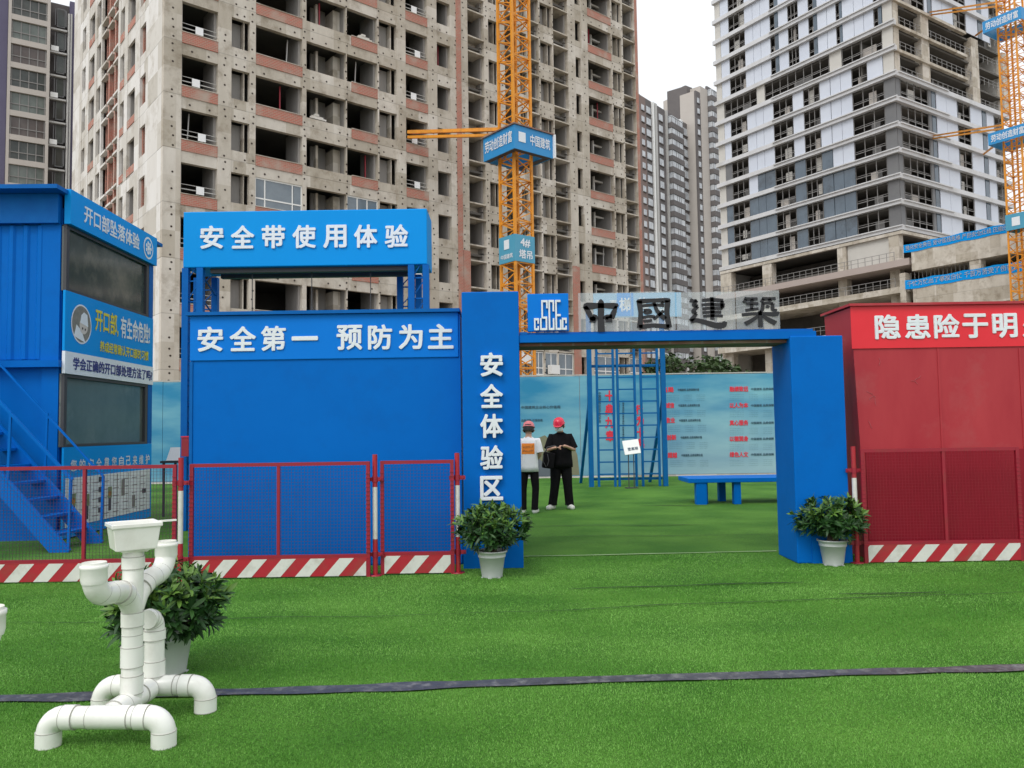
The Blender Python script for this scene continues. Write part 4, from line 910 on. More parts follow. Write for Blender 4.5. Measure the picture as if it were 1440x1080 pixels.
# ================================================================ blue steel booth left of the gate
BY = 9.02
bb = thing('blue_booth', 'plain blue steel booth with white slogan header left of the gate column', 'booth', (0, BY, 0))
bx_ = lambda px, py: X_(px, py, BY); bz_ = lambda px, py: Z_(px, py, BY)
b0, b1, bt = bx_(267, 600), bx_(648.5, 600), bz_(455, 444.5)
MB().box(b0, b1, 0, 2.4, 0, bt).build('body', M['blue'], bb)
hd = bevel(MB().box(b0-.002, b1-.02, -.016, -.003, bz_(455, 505), bt+.02).build('header_board', M['blue2'], bb), .008)
MB().box(b0-.04, b1+.0, -.06, 2.44, bt+.022, bt+.06).build('roof_sheet', M['bluefr'], bb)
xs_ = [(279, 315, '安'), (324, 361, '全'), (368, 403, '第'), (411, 448, '一'), (474, 510, '预'), (518, 552, '防'), (561, 595, '为'), (602, 638, '主')]
for a, b, ch in xs_:
    ym = 478-(a-279)*.012; q = MB(); z0, z1 = bz_(a, ym+17), bz_(a, ym-18)
    if ch == '一': z0, z1 = bz_(a, ym+3), bz_(a, ym-3)
    put_text(q, ch, bx_(a, ym), bx_(b, ym), z0, z1, -.022, .034, .006); q.build('character', M['letter'], hd)
MB().box(b0+.004, b1-.004, -.012, -.001, .02, .10).box(b0-.004, b0+.03, -.012, -.001, .101, bt-.5).build('edge_trim', M['bluefr'], bb)

# ================================================================ harness training frame behind the booth
FY = 12.5
hf = thing('harness_frame', 'blue steel gantry with long bright blue sign box rising behind the booth', 'gantry', (0, FY, 0))
fx = lambda px, py: X_(px, py, FY); fz = lambda px, py: Z_(px, py, FY)
s0, s1, sz0, sz1 = fx(257.5, 335), fx(600.5, 335), fz(430, 374), fz(430, 295.5)
sg = bevel(MB().box(s0, s1, 0, .75, sz0, sz1).build('sign_box', M['sign'], hf), .015)
for i, ch in enumerate('安全带使用体验'):
    x = 282+i*43.2; q = MB(); ym = 334.5-i*.3; put_text(q, ch, fx(x, ym), fx(x+33, ym), fz(x, ym+16), fz(x, ym-16.5), -.012, .034, .009); q.build('character', M['letter'], sg)
for px, y in ((259, .0), (279.5, .0), (275, .8), (300, .8), (576, .0), (596.5, .0), (560, .8), (586, .8)):
    d = FY+y+.06; x = X_(px+3, 420, d); MB().box(x-.05, x+.05, y, y+.1, 0, sz0-.003-(.0 if y < .5 else 0)).build('post', M['bluefr'], hf)
for a, b, y in ((262, 282, .05), (278, 303, .85), (579, 599, .05), (563, 589, .85)):
    q = MB(); xa, xb = X_(a, 420, FY+y), X_(b, 420, FY+y)
    for k in range(12): z = .3+k*.33; q.bar((xa, y, z), (xb, y, z), .02).bar((xa, y, z), (xb, y, z+.33), .015)
    q.build('lattice', M['bluefr'], hf)
q = MB()
for a, y1_ in ((282, 0),):
    for k in range(10): z = .4+k*.38; q.bar((X_(282, 420, FY), .06, z+.2), (X_(303, 420, FY+.8), .84, z), .02)
q.build('side_lattice', M['bluefr'], hf)
MB().box(s0+.4, s1-.3, .1, .2, sz0-.07, sz0-.003).box(s0+.4, s1-.3, .55, .65, sz0-.07, sz0-.003).build('track_beam', M['dgrey'], hf)
for px, l in ((349, 1.0), (434, .55), (518, .6)):
    x = fx(px, 400); q = MB().bar((x, .2, sz0-.07), (x, .2, sz0-l-.07), .012); q.bar((x, .2, sz0-l-.07), (x, .2, sz0-l-.17), .03).build('hanging_line', M['dgrey'], hf)

# ================================================================ two storey blue training booth (left)
TX, TY = -6.50, 11.55
tb = thing('two_storey_booth', 'two storey blue training booth with dark side windows and lettered banners at the left', 'booth', (TX-.025, TY, 0), R(1.7))
D = 3.0
zf = lambda py: CAM_H+(613.4-py)*TY/F*1.0
Zs = [zf(y) for y in (264, 312, 407, 493, 525, 629, 673, 742)]
MB().box(-6.2, -.05, .02, D-.02, 0, Zs[0]-.25).build('body', M['blue'], tb)
# corrugated steel upper front: real ribs
q = MB(); n = 0; x = -6.15; zc0_, zc1_ = 2.62, Zs[1]-.02
vs = []; 
while x < -.36:
    for dx, d in ((0, 0), (.03, -.03), (.08, -.03), (.11, 0)): vs.append((x+dx, d))
    x += .205
q.add([(a, b, z) for z in (zc0_, zc1_) for a, b in vs], [(i, i+1, len(vs)+i+1, len(vs)+i) for i in range(len(vs)-1)]); q.build('corrugated_sheet', M['blue'], tb)
MB().box(-6.2, -.005, -.12, .015, 2.50, 2.60).build('floor_band', M['blue'], tb)
MB().box(-.35, -.06, -.02, .3, 2.601, Zs[1]).build('corner_post', M['blue'], tb)
MB().box(-.3, -.06, -.015, .3, .0, 2.499).build('corner_post', M['blue'], tb)
MB().box(-6.4, .05, -.35, D+.35, Zs[0]-.06, Zs[0]+.0).build('roof', M['bluefr'], tb)
MB().box(-6.3, -.06, -.10, .019, Zs[1]+.0, Zs[0]-.065).build('eave_board', M['bluefr'], tb)
# side face (+x)
def side_board(nm, z0, z1, m, d=.03, y0=-.04, y1=D): return MB().box(.0, d, y0, y1, z0, z1).build(nm, M[m], tb)
fa = side_board('fascia_board', Zs[1], Zs[0]+.02, 'sign', .09)
mid = side_board('banner_board', Zs[3], Zs[2], 'sign', .035)
wh = side_board('white_banner', Zs[4], Zs[3]-.004, 'letter', .045)
side_board('lower_panel', 0.02, Zs[5], 'sign', .03, 0)
for z0, z1 in ((Zs[2]+.003, Zs[1]-.003), (Zs[5]+.003, Zs[4]-.003)):
    wf = MB().box(-.02, .025, -.01, .07, z0, z1).box(-.02, .025, D-.28, D-.18, z0, z1).box(-.02, .024, .071, D-.281, z1-.05, z1).box(-.02, .024, .071, D-.281, z0, z0+.04).build('window_frame', M['dgrey'], tb)
    MB().box(-.05, -.021, .0, D-.1, z0, z1).build('pane', M['glassdk' if z0 > 2.5 else 'glasslt'], wf)
    MB().box(-.03, .028, D-.17, D, z0, z1).build('end_post', M['bluefr'], tb)
side_text = lambda s, y0, y1, z0, z1, x, m, par, bold=.03: put_text(MB(), s, y0, y1, z0, z1, x, bold, 0, 0, 'yz').build('lettering', M[m], par)
side_text('开口部坠落体验', .34, 2.25, Zs[1]+.12, Zs[0]-.10, .094, 'letter', fa)
dy = 2.62; q = MB().disc((.094, dy, (Zs[0]+Zs[1])/2), .20, 'yz', 24).build('round_badge', M['letter'], fa)
MB().disc((.097, dy, (Zs[0]+Zs[1])/2), .165, 'yz', 24).build('badge_ring', M['sign'], q)
b = MB(); 
for k in range(7): a = k*.9; b.disc((.099, dy+.09*math.cos(a), (Zs[0]+Zs[1])/2+.09*math.sin(a)), .035, 'yz', 8)
b.disc((.0995, dy, (Zs[0]+Zs[1])/2), .05, 'yz', 10); b.build('badge_marks', M['letter'], q)
M['yel'] = mat('yellow_lettering', (.70, .62, .05), .5)
H3 = Zs[2]-Zs[3]
side_text('开口部,', .84, 1.62, Zs[3]+.44*H3, Zs[3]+.86*H3, .04, 'yel', mid); side_text('有生命危险!', 1.70, 2.85, Zs[3]+.44*H3, Zs[3]+.86*H3, .04, 'letter', mid)
side_text('养成经常确认开口部的习惯', 1.0, 2.80, Zs[3]+.10*H3, Zs[3]+.30*H3, .04, 'yel', mid)
M['navyink'] = mat('navy_lettering', (.03, .04, .22), .5)
side_text('学会正确的开口部处理方法了吗?', .18, 2.95, Zs[4]+.07, Zs[3]-.07, .05, 'navyink', wh)
# round picture of a worker in a helmet
cy, cz3, rr = .42, Zs[3]+.5*H3, .30
q = MB().disc((.040, cy, cz3), rr, 'yz', 28).build('round_picture', M['letter'], mid)
M['midg'] = mat('printed_grey', (.12, .12, .11), .6, (.3, .28, .24), 14, 1)
b = MB().disc((.042, cy, cz3), rr*.92, 'yz', 28, 2); b.disc((.044, cy+.06, cz3-.02), rr*.42, 'yz', 18, 0)
b.add([(.046, cy-.05, cz3+.02), (.046, cy+.19, cz3-.02), (.046, cy+.16, cz3+.16), (.046, cy+.06, cz3+.19), (.046, cy-.02, cz3+.14)], [(0, 1, 2, 3, 4)], 1)
b.disc((.048, cy+.02, cz3-.06), .02, 'yz', 8, 3); b.disc((.048, cy+.10, cz3-.07), .02, 'yz', 8, 3); b.add([(.043, cy-.22, cz3-.2), (.043, cy+.12, cz3-.27), (.043, cy+.0, cz3-.1), (.043, cy-.15, cz3-.02)], [(0, 1, 2, 3)], 1)
M['skinp'] = mat('printed_face', (.6, .55, .5), .6); b.build('printed_figure', [M['skinp'], M['letter'], M['midg'], M['black']], q)
b = MB(); zt0, zt1 = 1.02, 1.17
for i, ch in enumerate('您的安全靠您自己来维护'): put_text(b, ch, .18+i*.255, .18+i*.255+.17, zt0-.04, zt1-.02, .036, .02, 0, 0, 'yz')
lp = [o for o in tb.children if o.name.startswith('lower_panel')][0]; b.build('lettering', M['letter'], lp)
pz1, pz0 = zf(673)+.0, zf(742); po = MB().box(.031, .04, .05, 2.92, pz0, pz1).build('poster', M['midp'] if 'midp' in M else M['white'], lp)
M['paper'] = mat('poster_paper', (.78, .78, .78), .5, (.7, .72, .73), 3, .8); po.data.materials[0] = M['paper']
b = MB(); hgt = pz1-pz0
for yy in (.75, 1.2, 1.65, 2.05, 2.5): b.box(.041, .043, yy, yy+.015, pz0+.02, pz1-.02, 1)
for k in range(40):
    yy = .15+(k % 8)*.34; zz = pz0+.08+(k//8)*hgt*.18; b.box(.041, .0425, yy, yy+.2, zz, zz+.012, 1)
for yy, zz in ((.22, .1), (.62, .06), (1.35, .12)): b.box(.042, .044, yy, yy+.09, pz0+zz, pz0+zz+.22, 0); b.disc((.0442, yy+.045, pz0+zz+.27), .05, 'yz', 10, 2); b.box(.042, .0442, yy-.02, yy+.11, pz0+zz+.2, pz0+zz+.38, 3)
b.box(.042, .044, 1.80, 1.92, pz0+.32, pz1-.12, 1); b.box(.042, .044, 2.2, 2.32, pz0+.1, pz0+.3, 1); b.box(.042, .044, 2.6, 2.75, pz0+.3, pz0+.38, 0)
for k in range(4): b.box(.042, .044, 1.02, 1.12, pz0+.12+k*.16, pz0+.2+k*.16, 0)
b.build('printed_figures', [M['dgrey'], M['midg'], M['orange'], mat('printed_green', (.2, .25, .12), .6)], po, kind='stuff')

# staircase
sc_ = thing('staircase', 'blue steel staircase with handrail climbing leftwards in front of the two storey booth', 'staircase', (-5.85, 10.4, 0))
sl_ = 1.12; NS = 12; run = .20; rise = run*sl_
def stringer(y):
    q = MB(); t = .012; Lx = NS*run
    q.add([(a, y+o, z) for o in (-t, t) for a, z in ((.10, 0), (-.16, 0), (-.16-Lx, Lx*sl_), (.10-Lx, Lx*sl_+.02))], [(0, 1, 2, 3), (7, 6, 5, 4), (0, 3, 7, 4), (1, 5, 6, 2), (0, 4, 5, 1), (3, 2, 6, 7)])
    q.bar((.10, y, 0.02), (.10-Lx, y, Lx*sl_+.02), .05, .03); return q.build('stringer', M['blue'], sc_)
stringer(0); stringer(.82)
for k in range(1, NS):
    x = -.06-k*run+.02; MB().box(x-.13, x+.13, .014, .806, k*rise-.035, k*rise).build('tread', M['blue'], sc_)
MB().box(-.06-NS*run-1.2, -.06-NS*run, .014, .806, NS*rise-.05, NS*rise).build('landing', M['blue'], sc_)
for y in (0, .82):
    q = MB(); Lx = NS*run
    if y == 0: q.bar((.12, y, .93), (-Lx, y, .93+Lx*sl_), .035)
    else: q.bar((.1, y, .93), (-Lx, y, .93+Lx*sl_), .025)
    for k in (0, 4, 8, 12): q.bar((.08-k*run, y, k*rise), (.10-k*run, y, k*rise+.93), .03)
    q.build('handrail', M['blue'], sc_)

# desk with a display book, red extinguisher box
ds = thing('display_table', 'small dark table with a slanted white board on it, beside the two storey booth', 'table', (-6.05, 14.9, 0))
MB().box(-.4, .75, -.3, .3, .98, 1.02).build('table_top', M['dgrey'], ds)
for x, y in ((-.35, -.25), (.7, -.25), (-.35, .25), (.7, .25)): MB().bar((x, y, 0), (x, y, .978), .035).build('leg', M['dgrey'], ds)
db = MB().add([(-.33, -.2, 1.023), (-.03, -.2, 1.023), (.07, .0, 1.023), (-.33, 0, 1.023), (-.33, -.02, 1.26), (-.15, -.02, 1.26), (.02, .1, 1.26), (-.33, .1, 1.26)], [(0, 3, 2, 1), (4, 5, 6, 7), (0, 1, 5, 4), (1, 2, 6, 5), (2, 3, 7, 6), (3, 0, 4, 7)]).build('slanted_board', M['white'])
db.location = (-6.05, 14.9, 0); tag(db, 'white slanted display board standing on the small dark table', 'board')
eb = thing('extinguisher_box', 'small red fire extinguisher box hung on a gantry post beside the booth edge', 'box', (X_(260, 628, 12.3), 12.38, Z_(260, 628, 12.3)))
MB().box(-.055, .055, -.08, .08, -.15, .14).build('case', M['railred'], eb); MB().box(-.06, .06, -.09, .09, .142, .16).build('lid', M['redhead'], eb)

# ================================================================ red steel booth (right)
RY = 8.95
rb = thing('red_booth', 'dark red steel booth with brighter red slogan header at the right edge', 'booth', (0, RY, 0))
rx = lambda px, py: X_(px, py, RY); rz_ = lambda px, py: Z_(px, py, RY)
x0, xe = rx(1196, 440), 8.2; ztp = rz_(1300, 431)
zm = rz_(1220, 634)
q = MB(); xb = rx(1214, 634)
# body whose left edge leans in towards the ground
q.add([(xb+.01, 0, 0), (xe, 0, 0), (xe, 2.6, 0), (xb+.01, .75, 0), (x0, 0, ztp), (xe, 0, ztp), (xe, 2.6, ztp), (x0, .75, ztp)], [(0, 3, 2, 1), (4, 5, 6, 7), (0, 1, 5, 4), (1, 2, 6, 5), (2, 3, 7, 6), (3, 0, 4, 7)])
q.build('body', M['red'], rb)
hd = MB().box(x0-.004, xe, -.014, -.003, rz_(1300, 489), ztp+.01).build('header_board', M['redhead'], rb)
MB().box(x0-.03, xe, -.05, .8, ztp+.012, ztp+.04).build('roof_edge', M['red'], rb)
for a, b, ch in ((1229, 1265, '隐'), (1271, 1307, '患'), (1312, 1348, '险'), (1352, 1388, '于'), (1394, 1429, '明'), (1436, 1471, '火')):
    ym = 460.5-(a-1229)*.012; q = MB(); put_text(q, ch, rx(a, ym), rx(b, ym), rz_(a, ym+17), rz_(a, ym-17.5), -.018, .034, .005); q.build('character', M['letter'], hd)
for px in (1322, 1437): MB().box(rx(px, 560)-.012, rx(px, 560)+.012, -.008, -.0005, .05, rz_(px, 490)).build('sheet_joint', M['red'], rb)
M['reddeep'] = mat('mesh_shade_red', (.24, .010, .022), .5, (.30, .016, .03), 1.6, .9, stretch=(2, 1, .6), spec=.2)
MB().box(xb+.02, rx(1441, 640), -.012, -.001, .02, zm).build('mesh_shade_sheet', M['reddeep'], rb)  # added sheet: shade of the rail mesh painted as a darker red
M['scr'] = mat('pale_scratches', (.50, .20, .22), .7, (.42, .1, .11), 20, .9)
q = MB(); rg = random.Random(4)
for cx, cy_ in ((1222, 562), (1228, 556), (1286, 535), (1232, 570), (1226, 602), (1236, 514), (1290, 540)):
    a = at(cx, cy_, RY); p = Vector((a.x, -.004, a.z)); ang = rg.uniform(.6, 2.4)
    for _ in range(5):
        n_ = p+Vector((math.cos(ang)*.018, 0, math.sin(ang)*.018)); q.bar(p, n_, .0035, .002); p = n_; ang += rg.uniform(-.5, .5)
q.build('scratches', M['scr'], rb)

# ================================================================ guard rails and posts
def rail(px0, px1, mids, y_at, hgt=1.19, label='', mesh_mat='wire', redplate=False, n_st=7):
    """one mesh guard panel between two picture columns standing y_at metres ahead"""
    xa, xb = X_(px0, 730, y_at), X_(px1, 730, y_at); t = thing('guard_rail', label, 'guard rail', (xa, y_at, 0), 0, 'mesh guard rails along the booths')
    W = xb-xa; zk0, zk1, fr = .015, .205, .036
    f = MB().box(0, fr, 0, fr, .0, hgt).box(W-fr, W, 0, fr, 0, hgt).box(fr, W-fr, .002, fr-.002, hgt-fr, hgt).box(fr, W-fr, .002, fr-.002, zk1, zk1+.03)
    f.build('frame', M['railred'], t)
    for m_ in mids: xm = X_(m_, 730, y_at)-xa; MB().box(xm-.016, xm+.016, .004, fr-.004, zk1+.03, hgt-fr).build('mid_post', M['railred'], t)
    # wire mesh
    wr = MB(); sp = .034
    nx_ = int(W/sp); nz_ = int((hgt-zk1-.06)/sp)
    wrs = .0011
    for i in range(1, nx_): x = i*W/nx_; wr.box(x-wrs, x+wrs, .014, .0172, zk1+.03, hgt-fr)
    for k in range(1, nz_): z = zk1+.03+k*(hgt-fr-zk1-.03)/nz_; wr.box(fr, W-fr, .0175, .0207, z-wrs, z+wrs)
    wr.build('wire_mesh', M[mesh_mat], t, kind='stuff')
    # kick plate with slanted stripes, each stripe a raised band
    kp = MB().box(fr, W-fr, -.002, .004, zk0, zk1, 0).box(0, W, -.004, .018, zk1-.006, zk1, 0).build('kick_plate', M['kick_red'], t)
    pitch = .30; sw = .15; sl = .16; x = -.1; n = 0; 
    while x < W:
        pts = [(x, zk0), (x+sw, zk0), (x+sw+sl, zk1-.008), (x+sl, zk1-.008)]; lo, hi = fr+.004, W-fr-.004
        # clip the slanted band to the plate
        def clip(P, c, s):
            o = []
            for i in range(len(P)):
                a, b = P[i], P[(i+1) % len(P)]; ia, ib = s*(a[0]-c) >= 0, s*(b[0]-c) >= 0
                if ia: o.append(a)
                if ia != ib: u = (c-a[0])/(b[0]-a[0]); o.append((c, a[1]+(b[1]-a[1])*u))
            return o
        P = clip(clip(pts, lo, 1), hi, -1)
        if len(P) >= 3:
            k = len(P); MB().add([(a, -.0045, z) for a, z in P]+[(a, -.002, z) for a, z in P], [tuple(range(k))]+[(i, i+k, (i+1) % k+k, (i+1) % k) for i in range(k)]).build('white_stripe', M['kick_white'], kp)
        x += pitch
    # small mesh loops along the frame edge
    lp_ = MB()
    for k in range(int((hgt-.3)/.045)): z = .25+k*.045; lp_.box(-.004, fr+.004, -.006, 0, z, z+.010).box(W-fr-.004, W+.004, -.006, 0, z, z+.010)
    lp_.build('mesh_ties', M['railred'], t, kind='stuff')
    return t
def post(px, Y, h=1.26, label=''):
    x = X_(px, 720, Y); t = thing('rail_post', label, 'post', (x, Y, 0), 0, 'red and white posts between the guard rails'); r = .026
    for i, (z0, z1, m_) in enumerate(((.0, .38, 'kick_red'), (.38, .92, 'kick_white'), (.92, h, 'kick_red'))): MB().tube([(0, 0, z0), (0, 0, z1)], r, 12, cap=True).build('painted_band', M[m_], t)
    MB().lathe([(0, .012), (.07, .012), (.07, 0.0)], 16).build('base_plate', M['railred'], t)
    for z in (1.0, .22): MB().box(-.085, .085, -.01, .012, z-.02, z+.02).tube([(0, 0, z-.03), (0, 0, z+.03)], .032, 10).tube([(-.06, -.025, z), (-.06, .03, z)], .012, 6).tube([(.06, -.025, z), (.06, .03, z)], .012, 6).build('clamp', M['railred'], t)
rail(-20, 247, (117,), 8.25, label='leftmost red framed guard rail, in front of the blue staircase')
post(254, 8.27, label='red and white post left of the wide guard rail before the blue booth')
rail(266, 520, (391,), 8.33, label='wide red framed mesh guard rail with a middle post in front of the blue booth')
post(527.5, 8.40, label='red and white post between the wide and the narrow guard rail')
rail(535, 638.5, (), 8.43, label='narrow red framed mesh guard rail beside the lettered gate column')
post(643.5, 8.48, label='red and white post right beside the lettered gate column')
post(1203, 8.72, label='red and white post squeezed between the right gate column and the red booth')
rail(1214, 1438, (1331,), 8.68, hgt=1.23, mesh_mat='railred', label='red framed guard rail before the red booth, next to the potted shrub')
# ================================================================ white plumbing sculpture
def arc(c, r, a0, a1, ax='x', n=8):
    """quarter bends: points c + r(cos, sin) in the vertical plane along x or y"""
    out = []
    for i in range(n+1):
        t = math.radians(a0+(a1-a0)*i/n); p = (r*math.cos(t), r*math.sin(t))
        out.append((c[0]+p[0], c[1], c[2]+p[1]) if ax == 'x' else (c[0], c[1]+p[0], c[2]+p[1]))
    return out
RP = .0525
def collar(q, p, d, L=.07, r=RP*1.10, j=None):
    p = Vector(p); d = Vector(d).normalized(); q.tube([p-d*L/2, p+d*L/2], r, 22)
    if j is not None:
        for s in (-1, 1): j.tube([p+d*(L/2*s)-d*.0016, p+d*(L/2*s)+d*.0016], r*1.012, 22)
def base_part(y, parent):
    q = MB(); j = MB(); hx = .285; z = .135; b = .075
    q.tube([(-hx+.07, y, z), (hx-.07, y, z)], RP, 22)
    for s in (-1, 1):
        a = arc((s*(hx-.075), y, z-b), b, 90, 0 if s > 0 else 180); q.tube(a, RP*1.06, 22); q.tube([(s*hx, y, z-b), (s*hx, y, .0)], RP*1.0, 22)
        collar(q, (s*hx, y, .035), (0, 0, 1), .07, RP*1.12, j); collar(q, (s*(hx-.105), y, z), (1, 0, 0), .06, RP*1.11, j)
    collar(q, (.02, y, z), (1, 0, 0), .20, RP*1.06, j)
    o = q.build('base_pipe', M['pvc'], parent); j.build('joint_line', M['seam'], o, kind='stuff')
def arm_part(s, parent):
    q = MB(); j = MB(); z0 = .66
    pts = [(0, 0, .60), (0, s*.04, .66), (0, s*.10, .705), (0, s*.17, .725), (0, s*.25, .725), (0, s*.31, .74), (0, s*.35, .775), (0, s*.365, .82), (0, s*.365, .90)]
    P = []
    for i in range(len(pts)-1):
        for k in range(3): P.append(Vector(pts[i]).lerp(Vector(pts[i+1]), k/3))
    P.append(Vector(pts[-1]))
    for _ in range(3): P = [P[0]]+[(P[i-1]+2*P[i]+P[i+1])/4 for i in range(1, len(P)-1)]+[P[-1]]
    rr = [RP*1.04]*len(P)
    q.tube(P, rr, 24, cap=False)
    for k in (5, 11, 15): j.tube([P[k]-(P[k+1]-P[k]).normalized()*.0012, P[k]+(P[k+1]-P[k]).normalized()*.0012], RP*1.05, 22)
    # open cup with rim and hollow inside
    q.lathe([(RP*1.04, .80), (RP*1.14, .82), (RP*1.14, .868), (RP*1.20, .872), (RP*1.20, .888), (RP*1.0, .888), (RP*.98, .80), (0, .79)], 24, (0, s*.365, 0))
    collar(q, P[6], P[7]-P[6], .05, RP*1.14, j)
    o = q.build('arm_pipe', M['pvc'], parent); j.build('joint_line', M['seam'], o, kind='stuff')
def sculpture(loc, rz, label):
    t = thing('pipe_sculpture', label, 'sculpture', loc, rz, 'white pipe figures on the turf')
    base_part(-.24, t); base_part(.24, t)
    q = MB(); j = MB()
    q.tube([(0, -.24, .135), (0, .24, .135)], RP, 22); collar(q, (0, -.13, .135), (0, 1, 0), .09, RP*1.1, j); collar(q, (0, .13, .135), (0, 1, 0), .09, RP*1.1, j)
    o = q.build('cross_pipe', M['pvc'], t); j.build('joint_line', M['seam'], o, kind='stuff')
    q = MB(); j = MB(); q.tube([(0, 0, .10), (0, 0, .93)], RP*.98, 24)
    for z, L in ((.22, .09), (.36, .10), (.55, .07), (.84, .06)): collar(q, (0, 0, z), (0, 0, 1), L, RP*1.07, j)
    for z in (.47,): j.tube([(0, 0, z-.0015), (0, 0, z+.0015)], RP*1.0, 22)
    o = q.build('main_pipe', M['pvc'], t); j.build('joint_line', M['seam'], o, kind='stuff')
    q = MB(); j = MB(); q.tube([(0, .24, .135), (0, .24, .42)]+arc((0, .17, .44), .07, 0, 100, 'y')[0:], RP*.98, 22); collar(q, (0, .24, .41), (0, 0, 1), .05, RP*1.1, j); collar(q, (0, .24, .23), (0, 0, 1), .08, RP*1.08, j)
    for k in range(3): a = R(30+k*25); p = Vector((0, .17+.07*math.cos(a), .44+.07*math.sin(a))); d = Vector((0, -math.sin(a), math.cos(a))); j.tube([p-d*.0012, p+d*.0012], RP*1.0, 22)
    o = q.build('rear_pipe', M['pvc'], t); j.build('joint_line', M['seam'], o, kind='stuff')
    arm_part(-1, t); arm_part(1, t)
    # square rain hopper, turned 40 degrees
    q = MB(); A = Matrix.Rotation(R(38), 3, 'Z')
    ring = lambda s, z: [A @ Vector((a*s, b*s*.86, z)) for a, b in ((-1, -1), (1, -1), (1, 1), (-1, 1))]
    prof = [(.058, .895), (.070, .905), (.098, .912), (.112, 1.025), (.121, 1.027), (.121, 1.048), (.108, 1.048), (.095, .935), (.05, .93)]
    vs = [v for s, z in prof for v in ring(s, z)]; fs = [(i*4+j_, i*4+(j_+1) % 4, i*4+4+(j_+1) % 4, i*4+4+j_) for i in range(len(prof)-1) for j_ in range(4)]+[tuple(range(len(vs)-4, len(vs)))]
    q.add(vs, fs); o = q.build('hopper', M['pvc'], t); bevel(o, .004, 2)
    q = MB(); q.obox(A @ Vector((.15, -.06, 1.048)), A, (.045, .012, .004)); q.build('hopper_tab', M['pvc'], o)
    return t
sculpture((-1.985, 4.19, 0), R(-2), 'white plastic pipe figure with a square hopper on top, standing before the potted shrub')
sculpture((-2.238, 2.86, 0), R(-90), 'second white plastic pipe figure, only its cup visible at the left edge of the photo')

# ================================================================ potted shrubs
M['leafs'] = [mat('leaf_dark', (.016, .055, .012), .45, spec=.35), mat('leaf_mid', (.032, .095, .018), .45, spec=.35), mat('leaf_young', (.10, .20, .030), .45, spec=.4)]
def leaf_mesh(L, W, mi, bend):
    q = MB(); vs = []; n = 5
    for i in range(n+1):
        t = i/n; w_ = W*math.sin(math.pi*min(t*.92+.04, 1))**.8*(1 if i < n else .05); z = -bend*t*t
        vs += [(L*t, -w_, z+w_*.35), (L*t, 0, z), (L*t, w_, z+w_*.35)]
    fs = [f for i in range(n) for f in ((i*3, i*3+1, i*3+4, i*3+3), (i*3+1, i*3+2, i*3+5, i*3+4))]
    return q.add(vs, fs, 0, True), q
leafM = []
for mi in range(3):
    for L, W, bd in ((.085, .0105, .012), (.10, .012, .028), (.07, .009, .0)):
        q = leaf_mesh(L, W, mi, bd)[1]; leafM.append((q.mesh('leaf', M['leafs'][mi]), q, mi))
